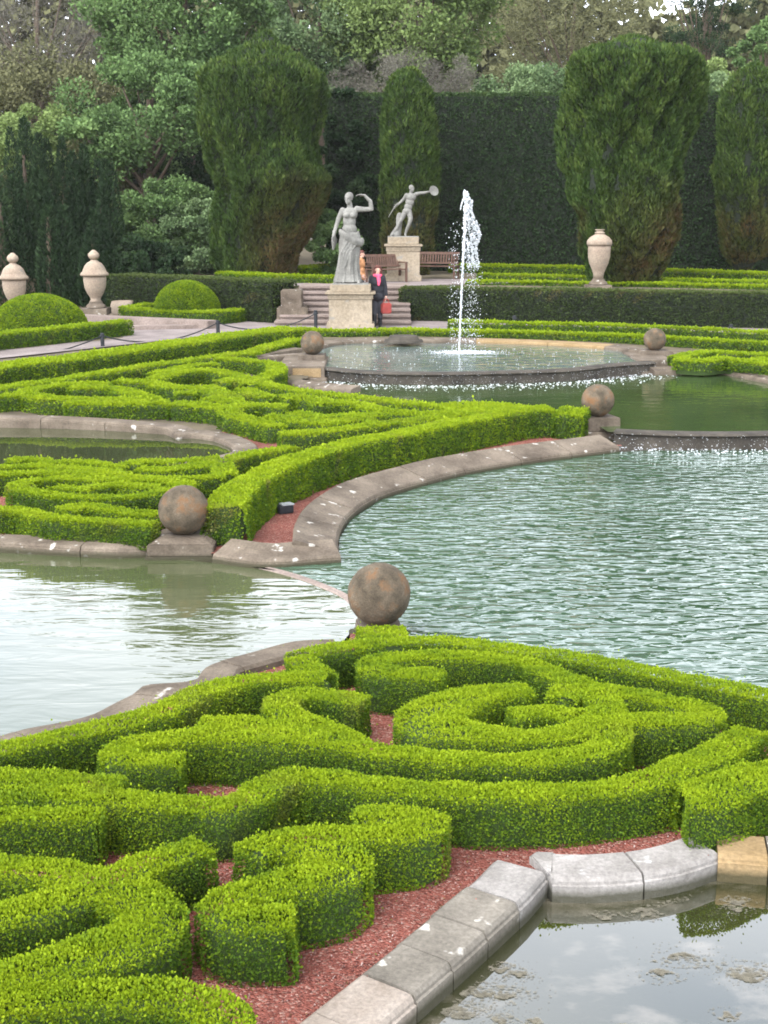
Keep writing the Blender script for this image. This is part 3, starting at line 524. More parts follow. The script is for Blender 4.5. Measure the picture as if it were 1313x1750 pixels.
Hh('forked hedge with a crescent limb in the lower left corner', [
    [(350, 1441), (253, 1474), (190, 1507), (131, 1530), (59, 1553), (0, 1564), (-120, 1590)],
    (.32, [(190, 1510), (240, 1538), (266, 1572), (230, 1606), (158, 1632), (79, 1656), (0, 1678), (-120, 1708)]),
    [(165, 1505), (100, 1492), (40, 1486), (0, 1483), (-120, 1478)]])
Hh('rounded hedge loop at the bottom edge left of the cream kerb', [
    [(-130, 1712), (0, 1708), (120, 1703), (250, 1702), (335, 1714), (385, 1742), (360, 1788), (260, 1815)]])

# loose stones of the near gravel, some spilling on the kerb
n_ = 26000; q = np.stack([rng.uniform(-2.6, 3.6, n_), rng.uniform(4.6, 8.6, n_)], 1); nq = np.array([v[:2] for v in near_top])
ok = ~in_poly(q, np.array([v[:2] for v in NEAR])) & ((dist_line(q, nq) > .345) | (rng.uniform(size=n_) < .012)); q = q[ok]; on = dist_line(q, nq) < .34
r_ = rng.uniform(.003, .0075, len(q)); r_[rng.uniform(size=len(q)) < .03] *= 1.7; tet = np.array([(1, 0, -.3), (-.5, .87, -.3), (-.5, -.87, -.3), (.1, .1, .8)]); an = rng.uniform(0, 6.28, len(q))
vv = tet[None] * (1 + .4 * rng.normal(size=(len(q), 4, 3))); rx_ = vv[:, :, 0] * np.cos(an)[:, None] - vv[:, :, 1] * np.sin(an)[:, None]; ry_ = vv[:, :, 0] * np.sin(an)[:, None] + vv[:, :, 1] * np.cos(an)[:, None]
vv = np.stack([rx_, ry_, vv[:, :, 2]], 2) * r_[:, None, None] + np.concatenate([q, np.where(on, .058, .006)[:, None]], 1)[:, None]
fc = (np.array([(0, 1, 3), (1, 2, 3), (2, 0, 3), (0, 2, 1)])[None] + (np.arange(len(q)) * 4)[:, None, None]).reshape(-1, 3)
CHIP, t, b = mat('gravel_chips'); a = N(t, 'ShaderNodeAttribute'); a.attribute_name = 'tint'; r = ramp(t, [(0, (.11, .036, .028)), (.45, (.255, .085, .062)), (.8, (.32, .14, .11)), (1, (.46, .36, .32))]); t.links.new(a.outputs['Fac'], r.inputs[0]); t.links.new(r.outputs[0], b.inputs['Base Color']); b.inputs['Roughness'].default_value = .9
cl = q[rng.uniform(size=len(q)) < .05]; cl = np.concatenate([cl, np.full((len(cl), 1), .012)], 1); up_ = np.zeros_like(cl); up_[:, 2] = 1
o = link('fallen_clippings', leaf_mesh('fallen_clippings', leafquads(cl, up_, rng.uniform(.008, .018, len(cl)), jitter=2.5), rng.uniform(.2, .9, len(cl)), np.where(rng.uniform(size=len(cl)) < .5, .8, 0)), [BOX]); tag(o, 'leaf clippings fallen on the red gravel', 'clippings', kind='stuff')
o = link('loose_gravel', raw_mesh('loose_gravel', vv.reshape(-1, 3), [3] * len(fc), fc.ravel(), None, np.repeat(rng.uniform(0, 1, len(q)) ** 1.3, 4)), CHIP); tag(o, 'loose red gravel chips between the front hedges', 'gravel', kind='stuff')

# ---------------------------------------------------------------- middle left bed, beside the ball at the pale pool
Hh('front hedge of the left scrollwork bed just above the pool kerb', [[(-60, 869), (0, 870), (40, 873), (80, 884), (137, 888), (200, 891), (262, 897)], [(108, 872), (150, 864), (200, 873), (275, 880)]], width=.25, top=.27)
Hh('oval spiral hedge in the left scrollwork bed', [
    [(285, 836), (255, 845), (200, 850), (140, 850), (80, 845), (36, 836), (34, 827), (60, 820), (110, 816), (170, 820), (230, 820), (285, 822)],
    [(95, 832), (130, 836), (165, 832), (195, 828), (230, 831), (265, 834)], (.32, [(280, 822), (310, 826), (300, 840)])], width=.25, top=.27)
Hh('wavy hedge rows between the oval spiral and the small still pond', [
    [(-60, 813), (0, 811), (60, 807), (120, 810), (200, 814), (270, 818), (330, 816), (383, 813)],
    [(-60, 797), (0, 799), (60, 797), (107, 799), (146, 804), (213, 811)], [(18, 787), (50, 784), (80, 788)], [(70, 793), (110, 789), (150, 791), (208, 800)]], width=.25, top=.27)
Hh('forked hedge under the rim of the small pond, joining the long diagonal hedge', [
    [(220, 794), (245, 788), (300, 790), (335, 786), (377, 783)], [(238, 801), (280, 803), (320, 800), (375, 790)], [(376, 784), (386, 812)], [(384, 786), (430, 776), (500, 764)]], width=.30, top=.27)
Hh('thick tall diagonal hedge above the sloping kerb of the green pool', [
    [(382, 868), (402, 841), (440, 815), (490, 791), (540, 774), (600, 757), (700, 738), (800, 717), (880, 702), (942, 697)]], width=.42, top=.44, taper=.12, brownamt=.2, bias=.03)
Hh('short dark-faced hedge end beside the far ball of the green pool', [[(952, 702), (975, 704), (1000, 706)]], width=.6, top=.40, bias=-.05)

# ---------------------------------------------------------------- far left bed
FB = dict(width=.36, top=.26, cover=2.2)
Hh('block hedge at the left edge above the still pond kerb', [[(-60, 681), (0, 677), (37, 675)]], **FB)
Hh('long straight thin hedge inside the far bed, next to the path hedge', [[(-60, 675), (0, 664), (50, 656), (110, 648), (200, 633), (330, 615), (430, 602)]], **FB)
Hh('oval hedge loop in the far bed nearest the left edge', [[(185, 657), (130, 656), (80, 661), (50, 668), (48, 675), (80, 681), (115, 682), (180, 682), (240, 684)], [(120, 662), (190, 664), (225, 672), (262, 684)]], **FB)
Hh('straight hedge above the rear rim of the still pond', [[(114, 689), (200, 689), (288, 688)]], **FB)
Hh('hedge block with a dark side at the bend of the still pond kerb', [[(292, 690), (340, 693), (380, 699)]], **FB)
Hh('curling hedges in the middle of the far bed', [[(200, 651), (262, 655), (298, 663), (328, 663)], [(262, 648), (300, 638), (350, 633), (400, 640), (412, 646), (375, 653)], [(265, 640), (330, 625), (372, 622)], [(300, 672), (335, 671)]], **FB)
Hh('broad hedge mass in the far bed between the curls and the pond kerb', [(.5, [(345, 660), (362, 668), (385, 676), (398, 690)]), [(350, 682), (390, 686)]], **FB)
Hh('tiny hedge bar in the far bed below the left basin ball', [[(398, 652), (424, 650)]], **FB)
Hh('small hedge block in the far bed between two bends', [[(418, 665), (432, 673), (458, 680)]], **FB)
Hh('boundary hedge of the far bed turning below the left basin ball', [[(372, 613), (420, 616), (465, 622), (472, 636), (450, 645), (425, 657)], [(448, 655), (480, 662), (540, 671), (640, 683), (711, 691), (752, 694), (815, 692), (870, 695), (935, 701)]], **FB)
Hh('hedge hook between the boundary hedge and the rear kerb', [[(483, 681), (508, 678), (530, 683), (560, 684)]], **FB)
Hh('zigzag hedge along the far bed facing the end of the still pond', [[(488, 695), (440, 692), (395, 697), (396, 708), (430, 718), (475, 730)], [(455, 712), (520, 721), (560, 722), (640, 716)]], **FB)
Hh('long hedge running beside the thick diagonal hedge towards the far ball', [[(480, 742), (530, 740), (590, 733), (640, 727), (720, 717), (800, 705), (870, 697)]], **FB)
Hh('hedge island around the dark hollow in the far bed', [[(530, 690), (575, 688), (616, 691), (640, 698), (690, 706), (750, 708), (815, 700)], [(500, 704), (545, 713), (600, 712), (655, 708)], [(755, 700), (810, 697), (850, 699)]], **FB)
Hh('tall straight hedge bordering the path from the left edge to the corner by the fountain', [[(-80, 638), (0, 626), (100, 614), (200, 601), (300, 587), (400, 573), (500, 561)]], width=.8, top=.36, bias=.02)
Hh('short thin hedge filling the angle behind the kerb left of the fountain', [[(424, 604), (465, 591), (505, 580)]], width=.4, top=.2)
Hh('low hedge between fountain basin and statue pedestal, running to the right edge', [[PZ(a, b_, .60).xy[:] for a, b_ in [(506, 562), (560, 565), (700, 564), (860, 567), (1000, 571), (1100, 575), (1313, 586), (1400, 591)]]], width=.45, top=.32, base=.28, px=False)
Hh('low hedge row just in front of the dark hedge on the right', [[(770, 549), (860, 551), (1100, 558), (1313, 568), (1400, 573)]], width=.42, top=.34)
Hh('angular hedge right of the basin ball at the right edge', [[(1155, 611), (1205, 602), (1260, 604), (1340, 609)], [(1156, 614), (1200, 617), (1240, 614), (1288, 620), (1350, 628)], [(1288, 619), (1310, 613)]], width=.4, top=.2)
def TP(px, py, z): return PZ(px, py, z).xy[:]
def rowhedge(label, pts, h, wd, **k): return hedge(label, [[TP(a, b_, TZ + h) for a, b_ in pts]], width=wd, top=h, px=False, base=TZ, **k)
rowhedge('rearmost bright hedge row under the tall dark hedge', [(770, 453), (860, 454), (1000, 457), (1120, 461), (1380, 470)], .28, .6)
rowhedge('middle bright hedge row on the right terrace', [(822, 469), (900, 471), (1000, 474), (1100, 477), (1380, 484)], .17, .6)
rowhedge('foremost thin bright hedge row on the right terrace behind the urn', [(800, 481), (900, 482), (1000, 484), (1120, 485), (1380, 491)], .10, .5)
rowhedge('bright hedge row under the left clipped cypress', [(380, 466), (440, 469), (505, 472), (590, 474)], .2, .6)
rowhedge('bright hedge behind the draped statue', [(512, 457), (560, 454), (610, 452)], .28, .6)
def darkhedge(label, pts, h, wd, base, **k):
    return hedge(label, [[q for q in pts]], width=wd, top=h, px=False, base=base, mats=[OLIVEHEDGE, DARKIN], group='dark yew hedges', leaf=.06, cover=2.2, **k)
b1 = [PD(205, 500, 44.5).xy, PD(340, 500, 42.3).xy, PD(487, 500, 40.2).xy]
darkhedge('dark clipped hedge behind the round dome, left of the steps', [q[:] for q in b1], 1.20, 1.1, .45, bias=-.08, brownamt=.15)
b2 = [PD(690, 500, 40.8).xy, PD(860, 500, 40.1).xy, PD(1313, 500, 38.0).xy, PD(1420, 500, 37.5).xy]
darkhedge('long dark clipped hedge right of the steps below the single urn', [(q[0], q[1] + .4) for q in b2], .96, 1.0, .45, bias=-.05, brownamt=.2)
bt = [PD(560, 300, 54).xy, PD(800, 300, 54).xy, PD(1100, 300, 53.5).xy, PD(1500, 300, 53).xy]
hedge('towering dark clipped hedge closing the garden behind the statues', [[q[:] for q in bt]], width=1.8, top=6.6, px=False, base=TZ, mats=[DARKHEDGE, DARKIN], group='dark yew hedges', leaf=.095, cover=2.0, bias=-.04, brownamt=.02)
h0 = lambda a, b_: P(a, b_, .36)
hedge('light green box hedge in front of the larger dome at the left edge', [[h0(-60, 580).xy[:], h0(0, 571).xy[:], h0(134, 557).xy[:], h0(215, 549).xy[:]]], width=.5, top=.36, px=False, lush=.92, leaf=.055)
hedge('light green L-shaped box hedge around the smaller dome', [[h0(262, 519).xy[:], h0(216, 525).xy[:]], [h0(218, 527).xy[:], h0(330, 533).xy[:], h0(380, 532).xy[:], h0(418, 527).xy[:]]], width=.5, top=.36, px=False, lush=.92, leaf=.055)
def dome(label, px0, px1, py_top, py_base, Y):
    c = PD((px0 + px1) / 2, py_base, Y); rx = (PD(px1, py_base, Y).x - PD(px0, py_base, Y).x) / 2; h = PD(px0, py_top, Y).z - c.z
    n = 16000; u = rng.normal(size=(n, 3)); u[:, 2] = np.abs(u[:, 2]); u = nrm(u); p = u * np.array([rx, rx, h]); p = p * (1 + fnoise(p, 3, 2) * .015)[:, None]
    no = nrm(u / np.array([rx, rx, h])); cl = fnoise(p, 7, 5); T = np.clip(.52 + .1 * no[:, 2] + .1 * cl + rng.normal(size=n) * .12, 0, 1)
    bm = bmesh.new(); bmesh.ops.create_icosphere(bm, subdivisions=3, radius=1); bv = np.array([v.co[:] for v in bm.verts]) * np.array([rx - .05, rx - .05, h - .05]); bf = [[v.index for v in f.verts] for f in bm.faces]; bm.free()
    me = leaf_mesh('topiary_dome', leafquads(p, no, .06 * rng.uniform(.7, 1.3, n), jitter=.9), T, np.zeros(n), (bv, bf)); o = link('topiary_dome', me, [BOX, BOXIN]); o.location = c
    tag(o, label, 'topiary', 'clipped green domes')
dome('larger clipped green dome at the left edge in front of the urns', -12, 148, 503, 562, 37.2)
dome('smaller clipped green dome in front of the dark hedge', 265, 375, 480, 531, 40.6)

# ---------------------------------------------------------------- clipped cypresses
def cypress(label, px0, px1, py_top, py_base, Y, prof, lean=0, brown_side=0, seed=1, n=26000, leaf=.145, trunk=None, name='clipped_cypress'):
    c = PD((px0 + px1) / 2, py_base, Y); c.z = TZ; H = PD(0, py_top, Y).z - TZ; Rm = (PD(px1, py_base, Y).x - PD(px0, py_base, Y).x) / 2
    pf = np.array(prof)
    def surf(t_, a):
        r = np.interp(t_, pf[:, 0], pf[:, 1]) * Rm; lx = np.interp(t_, pf[:, 0], pf[:, 2] if pf.shape[1] > 2 else pf[:, 0] * 0) * Rm
        q = np.stack([np.cos(a) * 1.0, np.sin(a), t_ * 2.2], 1); bump = .90 + .13 * fnoise(q, 2.4, seed) + .075 * fnoise(q, 5.0, seed + 1)
        return np.stack([np.cos(a) * r * bump + lx, np.sin(a) * r * bump, t_ * H], 1)
    t_ = rng.uniform(0, 1, n * 2); keep = rng.uniform(size=n * 2) < np.interp(t_, pf[:, 0], pf[:, 1]) + .15; t_ = t_[keep][:n]; a = rng.uniform(0, 2 * np.pi, len(t_))
    p = surf(t_, a); e = .01; dn = surf(np.clip(t_ + e, 0, 1), a) - p; da = surf(t_, a + e) - p; no = nrm(np.cross(da, dn))
    depth = rng.exponential(.06, len(p)); tuft = fnoise(p, 5, seed + 9); p = p - no * depth[:, None] + no * (tuft * .07)[:, None]
    d = no * .55; d[:, 2] += 1.15
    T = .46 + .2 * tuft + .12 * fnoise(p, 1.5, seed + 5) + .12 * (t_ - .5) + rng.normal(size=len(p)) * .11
    lowb = np.clip(1.25 - t_ / .38, 0, 1); sideb = np.clip(.5 + brown_side * np.cos(a), 0, 1) if brown_side else .6
    B = np.clip(lowb * sideb * (1.0 + .6 * fnoise(p, 1.8, seed + 3)) + np.clip(fnoise(p, 1.2, seed + 4) - .75, 0, 1), 0, .85) * rng.uniform(.4, 1, len(p))
    V = leafquads(p, nrm(d), leaf * rng.uniform(.6, 1.5, len(p)), wide=.17, jitter=.5)
    root = empty(name, c, label, 'tree', 'clipped cypresses on the terrace')
    m_, k_ = 22, 16; bv, bf = [], []
    for i in range(k_ + 1):
        for j in range(m_):
            q = surf(np.array([i / k_]), np.array([2 * np.pi * j / m_]))[0]; r0 = np.array([np.interp(i / k_, pf[:, 0], pf[:, 2] if pf.shape[1] > 2 else pf[:, 0] * 0) * Rm, 0, q[2]]); bv.append(r0 + (q - r0) * .93)
    for i in range(k_):
        for j in range(m_): bf.append((i * m_ + j, i * m_ + (j + 1) % m_, (i + 1) * m_ + (j + 1) % m_, (i + 1) * m_ + j))
    link('crown', leaf_mesh('crown', V, np.clip(T, 0, 1), B, (bv, bf)), [CYP, DARKIN], root)
    bm = bmesh.new(); rb = trunk or .22
    bmesh.ops.create_cone(bm, segments=14, radius1=rb, radius2=rb * .6, depth=H * .6, matrix=Matrix.Translation((0, 0, H * .3 - .05)), cap_ends=True); obj('trunk', bm, PALEBARK, root, smooth=True)
    return root
cypress('tall broad clipped cypress with a reddish lower side, left of the draped statue', 335, 575, 55, 462, 49, [(0, .60, -.12), (.1, .68, -.10), (.25, .76, -.04), (.33, .84, .04), (.40, .94, .10), (.46, .90, .06), (.55, .85, .0), (.65, .92, -.02), (.75, .96, -.03), (.83, .88, -.02), (.89, .62, 0), (.93, .36, .03), (.96, .20, .04), (1, .05, .05)], brown_side=1.0, seed=3, n=80000)
cypress('narrow clipped cypress standing behind the shield-bearing statue', 642, 750, 116, 470, 50, [(0, .62), (.1, .75), (.25, .85), (.45, .93), (.6, 1.0), (.75, 1.0), (.86, .88), (.93, .66), (.97, .42), (1, .10)], seed=11, n=38000)
cypress('wide ragged clipped cypress behind the single urn', 940, 1195, 62, 484, 43, [(0, .45, -.03), (.1, .58, 0), (.22, .72, .02), (.35, .79, -.02), (.5, .82, -.05), (.62, .88, -.03), (.75, .97, .02), (.84, 1.0, .03), (.905, .95, .03), (.94, .72, .02), (.96, .42, .0), (.98, .2, .0), (1, .05, .0)], seed=21, n=80000, brown_side=.6)
cypress('slim clipped cypress at the right edge with its pale stem showing', 1208, 1328, 108, 462, 50, [(0, .22), (.045, .30), (.09, .62), (.2, .85), (.35, .9), (.5, .98), (.62, .92), (.75, .95), (.88, .8), (.95, .5), (1, .1)], seed=31, n=40000, trunk=.30)

# ---------------------------------------------------------------- trees and shrubs behind
def leafy(name, cols, tr=.15): return leafmat(name, cols, trans=tr)
L_BRIGHT = leafy('bright_spring_leaves', [(0, (.045, .080, .028)), (.5, (.105, .170, .055)), (1, (.18, .265, .09))])
L_LIME = leafy('lime_spring_leaves', [(0, (.065, .10, .03)), (.5, (.145, .20, .06)), (1, (.23, .295, .10))])
L_GREY = leafy('budding_grey_twigs', [(0, (.07, .062, .050)), (.5, (.125, .115, .09)), (1, (.19, .18, .14))])
L_OLIVE = leafy('olive_leaves', [(0, (.065, .068, .032)), (.5, (.125, .125, .058)), (1, (.19, .185, .09))])
L_PALE = leafy('pale_shrub_leaves', [(0, (.06, .10, .04)), (.5, (.13, .19, .08)), (1, (.20, .265, .12))])
L_DARK = leafy('dark_evergreen_leaves', [(0, (.010, .021, .009)), (.5, (.023, .043, .017)), (1, (.05, .08, .03))])
def crown(px0, px1, py0, py1, Y, n, leaf, clumps, seed, gap=.0, depthf=.8):
    """leaves in clumps through an ellipsoid standing Y metres off"""
    rs = np.random.default_rng(seed); c = PD((px0 + px1) / 2, (py0 + py1) / 2, Y); rx = abs(PD(px1, py0, Y).x - PD(px0, py0, Y).x) / 2; rz = abs(PD(px0, py0, Y).z - PD(px0, py1, Y).z) / 2; ry = rx * depthf
    u = rs.normal(size=(clumps, 3)); u = u / np.linalg.norm(u, axis=1, keepdims=True) * rs.uniform(.35, .93, (clumps, 1)) ** .6
    cr = rs.uniform(.14, .30, clumps) * min(rx, rz * 1.3); k = rs.integers(0, clumps, n); v = rs.normal(size=(n, 3)); v = v / np.linalg.norm(v, axis=1, keepdims=True) * rs.uniform(.45, 1.05, (n, 1)); v[:, 2] *= .75
    p = u[k] * np.array([rx, ry, rz]) + v * cr[k][:, None]
    no = nrm(v + np.array([0, 0, .5])); tone = rs.normal(size=clumps) * .15
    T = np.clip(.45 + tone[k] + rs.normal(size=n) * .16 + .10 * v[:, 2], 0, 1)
    return c, p, no, T, (rx, ry, rz), u * np.array([rx, ry, rz])
def tree(label, px0, px1, py0, py1, Y, m_, n=9000, leaf=.2, clumps=42, seed=1, group='trees behind the garden', wide=.34, trunkr=.25, bark=BARK, base=None, cat='tree', name='tree', jit=1.0):
    c, p, no, T, rr, cl = crown(px0, px1, py0, py1, Y, n, leaf, clumps, seed)
    zb = TZ if base is None else base; root = empty(name, (c.x, c.y, zb), label, cat, group)
    p = p + np.array([0, 0, c.z - zb]); p[:, 2] = np.maximum(p[:, 2], .05)
    link('crown', leaf_mesh('crown', leafquads(p, no, leaf * rng.uniform(.6, 1.4, len(p)), wide=wide, jitter=jit), T, np.zeros(len(p))), [m_], root)
    bm = bmesh.new(); top = c.z - zb + rr[2] * .3
    def limb(a, b_, r0, r1, seg=5):
        prev = None
        for i in range(seg + 1):
            f = i / seg; q = a.lerp(b_, f) + Vector((math.sin(f * 5 + a.x), math.cos(f * 4 + b_.y), 0)) * .06 * (b_ - a).length * (f * (1 - f)); r = r0 + (r1 - r0) * f
            ax = (b_ - a).normalized().to_track_quat('Z', 'Y'); ring = [bm.verts.new(q + ax @ Vector((math.cos(t0) * r, math.sin(t0) * r, 0))) for t0 in [k * math.pi / 4 for k in range(8)]]
            if prev: [bm.faces.new((prev[j], prev[(j + 1) % 8], ring[(j + 1) % 8], ring[j])) for j in range(8)]
            prev = ring
    limb(Vector((0, 0, -.1)), Vector((.2, 0, top)), trunkr, trunkr * .4)
    for i in range(0, min(len(cl), 16)):
        e = Vector((cl[i][0], cl[i][1], cl[i][2] + c.z - zb)); s0 = max(.3, min(top * .9, e.z * .6)); limb(Vector((.1, 0, s0)), e, trunkr * .35, .025)
    obj('trunk', bm, bark, root, smooth=True); return root
def shrub(label, px0, px1, py0, py1, Y, m_, n=5000, leaf=.14, clumps=24, seed=1, wide=.34, base=None, group='shrubs behind the garden'):
    c, p, no, T, rr, cl = crown(px0, px1, py0, py1, Y, n, leaf, clumps, seed); zb = TZ if base is None else base
    p = p + np.array([0, 0, c.z - zb]); p[:, 2] = np.abs(p[:, 2])
    o = link('shrub', leaf_mesh('shrub', leafquads(p, no, leaf * rng.uniform(.6, 1.4, len(p)), wide=wide, jitter=1.0), T, np.zeros(len(p))), [m_]); o.location = (c.x, c.y, zb); return tag(o, label, 'shrub', group)
tree('grey budding tree in the top left corner', -110, 230, -110, 190, 74, L_GREY, 44200, 0.111, 110, 1, wide=.16)
tree('olive brown tree at the left edge below the grey budding tree', -100, 235, 70, 360, 66, L_OLIVE, 37400, 0.148, 90, 2)
tree('big bright green tree left of the tall broad cypress', 150, 470, -130, 190, 60, L_BRIGHT, 44200, 0.155, 85, 3)
tree('lower spreading green tree with dark hollows beside the tall broad cypress', 95, 400, 95, 310, 56, L_BRIGHT, 28900, 0.148, 60, 4)
tree('mid green tree behind the top of the tall broad cypress', 420, 660, -90, 230, 66, L_PALE, 32300, 0.148, 80, 5)
tree('lime green tree in the top centre', 550, 880, -130, 170, 64, L_LIME, 40800, 0.163, 85, 6)
tree('brown budding tree at the top right of centre', 820, 1130, -110, 220, 76, L_OLIVE, 40800, 0.126, 110, 7, wide=.2)
tree('sparse dark pine with sky gaps at the top right', 1120, 1290, -130, 150, 84, L_DARK, 11900, 0.178, 40, 8, wide=.16)
tree('bright green young tree at the right edge', 1245, 1370, 20, 200, 68, L_BRIGHT, 11900, 0.148, 30, 9)
tree('yellow green tree behind the wide ragged cypress', 1070, 1260, 80, 270, 66, L_LIME, 20400, 0.141, 50, 10)
shrub('grey twiggy bush above the tall dark hedge', 555, 850, 85, 250, 59, L_GREY, 34000, 0.089, 70, 11, wide=.14)
shrub('pale green bush above the tall dark hedge near the wide cypress', 790, 995, 95, 250, 58.5, L_PALE, 25500, 0.111, 50, 12)
shrub('pale bush above the tall hedge at the right edge', 1140, 1350, 125, 260, 60, L_PALE, 22100, 0.111, 46, 13)
shrub('mid green bush behind the domes, left of the tall broad cypress', 195, 385, 300, 480, 52, L_BRIGHT, 25500, 0.111, 55, 14)
shrub('pale green laurel bush at the foot of the tall broad cypress', 270, 400, 330, 475, 50.5, L_PALE, 17000, 0.104, 40, 15)
shrub('dark bush between the tall broad cypress and the tall dark hedge', 540, 640, 150, 470, 53.2, L_DARK, 14000, .15, 60, 23)
shrub('dark brown thicket under the big green trees', 40, 430, 170, 500, 60, L_DARK, 40800, 0.178, 110, 16)
shrub('green bush seen between the draped statue and the cypress', 515, 620, 350, 470, 50.5, L_BRIGHT, 11900, 0.104, 28, 17)
shrub('yellowish bush rising behind the dark yew spires', -30, 160, 175, 320, 57, L_LIME, 13600, 0.126, 40, 18)
shrub('grey green bush between the dark spires and the big tree', 110, 270, 215, 380, 57, L_OLIVE, 15300, 0.126, 40, 19)
shrub('low dark bush on the terrace between the yew spires and the laurel', 150, 330, 400, 500, 47.5, L_DARK, 13600, 0.111, 40, 20)
def yew(label, px, pw, py0, py1, Y, seed):
    c = PD(px, py1, Y); c.z = .5; H = PD(px, py0, Y).z - .5; r = abs(PD(px + pw, py1, Y).x - PD(px, py1, Y).x) / 2; n = 14000; rs = np.random.default_rng(seed)
    k = 9; sx = rs.uniform(-.75, .75, k) * r; sy = rs.uniform(-.6, .6, k) * r; sh = H * rs.uniform(.6, 1, k); sh[0] = H; sx[0] = 0; i = rs.integers(0, k, n); t_ = rs.uniform(0, 1, n); a = rs.uniform(0, 6.3, n)
    q = r * .42 * np.where(t_ < .2, .8 + t_, 1 - ((t_ - .2) / .8) ** 2 * .9); p = np.stack([sx[i] + np.cos(a) * q, sy[i] + np.sin(a) * q, t_ * sh[i]], 1); no = np.stack([np.cos(a) * .6, np.sin(a) * .6, np.full(n, .9)], 1)
    T = np.clip(.4 + rs.normal(size=k)[i] * .12 + rs.normal(size=n) * .15, 0, 1); root = empty('yew_tree', c, label, 'tree', 'dark upright yews at the left')
    link('crown', leaf_mesh('crown', leafquads(p, nrm(no), .16 * rng.uniform(.6, 1.4, n), wide=.16, jitter=.45), T, np.zeros(n)), [L_DARK], root)
    bm = bmesh.new(); bmesh.ops.create_cone(bm, segments=10, radius1=.2, radius2=.05, depth=H * .8, matrix=Matrix.Translation((0, 0, H * .4))); obj('trunk', bm, BARK, root)
for i, (px_, pw, y0) in enumerate([(-30, 110, 195), (55, 105, 200), (120, 100, 235), (178, 95, 275), (10, 120, 300), (90, 120, 330), (165, 110, 360)]):
    yew(['dark upright yew at the left edge behind the urns', 'tallest dark upright yew behind the urns', 'dark upright yew left of the mid green bush, one of three in the back row', 'dark upright yew nearest the mid green bush', 'lower dark yew behind the left-hand urn', 'lower dark yew between the two lidded urns', 'lower dark yew right of the second lidded urn'][i], px_, pw, y0, 520, 49 - (2.4 if i > 3 else 0), 40 + i)
# the wood that closes the view
n = 95000; xw = rng.uniform(-62, 62, n); hw = 19.0 + 3.5 * fnoise(np.stack([xw, xw * 0, xw * 0], 1), .16, 3) + rng.normal(size=n) * 1.0 ; zw = hw * rng.uniform(0, 1, n) ** .8
pw = np.stack([xw, 104 + rng.uniform(-4, 4, n), zw], 1)
o = link('far_wood', leaf_mesh('far_wood', leafquads(pw, nrm(rng.normal(size=(n, 3))), .78 * rng.uniform(.5, 1.4, n), wide=.36), np.clip(.45 + .25 * fnoise(pw, .5, 9) + rng.normal(size=n) * .18, 0, 1), np.zeros(n)), [L_OLIVE]); o.location.z = TZ; tag(o, 'hazy olive wood closing the view behind the trees', 'wood', kind='stuff')

# ---------------------------------------------------------------- lathes, pedestals, steps, bollards, benches
def lathe(prof, seg=28):
    bm = bmesh.new(); rings = [[bm.verts.new((r * math.cos(2 * math.pi * j / seg), r * math.sin(2 * math.pi * j / seg), z)) for j in range(seg)] for r, z in prof]
    for a, b_ in zip(rings, rings[1:]):
        for j in range(seg): bm.faces.new((a[j], a[(j + 1) % seg], b_[(j + 1) % seg], b_[j]))
    bm.faces.new(rings[0][::-1]); bm.faces.new(rings[-1]); return bm
def urn(label, px, py_base, py_top, Y, kind):
    c = PD(px, py_base, Y); H = PD(px, py_top, Y).z - c.z; root = empty('stone_urn', c, label, 'urn', 'stone urns around the terrace')
    if kind == 0:
        body = [(.10, .20), (.075, .23), (.085, .26), (.13, .33), (.165, .42), (.178, .52), (.18, .60)]; lid = [(.215, .60), (.225, .62), (.215, .645), (.19, .66), (.175, .70), (.15, .755), (.11, .80), (.06, .83), (.045, .85)]; fin = [(.045, .85), (.075, .875), (.09, .91), (.08, .945), (.055, .97), (.02, 1.0)]; sc = 1.0
    else:
        body = [(.085, .20), (.09, .28), (.12, .36), (.16, .45), (.185, .55), (.19, .66), (.19, .74)]; lid = [(.205, .74), (.215, .77), (.21, .82), (.16, .875), (.10, .91), (.065, .93)]; fin = [(.065, .93), (.085, .935), (.085, .955), (.06, .96), (.06, .985), (.085, .99), (.08, 1.0)]; sc = .98
    f = lambda pr: [(r * H * sc, z * H) for r, z in pr]
    bm = lathe(f([(.12, .10), (.16, .11), (.15, .14), (.11, .17), (.10, .20)])); box_bm(bm, (0, 0, .05 * H), (.40 * H, .40 * H, .10 * H)); obj('foot', bm, STONE, root)
    obj('body', lathe(f(body)), URN, root, smooth=True); obj('lid', lathe(f(lid)), URN, root, smooth=True); obj('finial', lathe(f(fin)), URN, root, smooth=True)
urn('lidded stone urn cut by the left edge, partly behind the larger dome', 28, 545, 432, 42, 0)
urn('lidded stone urn standing free between the two domes', 165, 537, 427, 42, 0)
urn('slender stone urn with flat cap in front of the wide ragged cypress', 1022, 497, 392, 40.8, 1)
bm = bmesh.new(); q = PD(217, 512, 44); bmesh.ops.create_icosphere(bm, subdivisions=3, radius=.5)
co = np.array([v.co[:] for v in bm.verts]); dd = fnoise(co, 2.5, 6) * .09
for v, k in zip(bm.verts, dd): v.co = Vector((max(-.36, min(.36, v.co.x)) * .95, v.co.y * .7, max(-.3, min(.26, v.co.z)))) * (1 + k)
o = obj('stone_block', bm, URN, smooth=True); o.location = (q.x, q.y - .9, .62); tag(o, 'squat rounded stone block against the left end of the dark hedge', 'stone block')
bm = bmesh.new(); a = P(60, 545, .1); bb = P(362, 549, .1)
def slab(p0, p1, z0, z1, depth):
    d = (p1 - p0); L = d.xy.length; box_bm(bm, ((p0.x + p1.x) / 2, (p0.y + p1.y) / 2 + depth / 2, (z0 + z1) / 2), (L, depth, z1 - z0), math.atan2(d.y, d.x), .02)
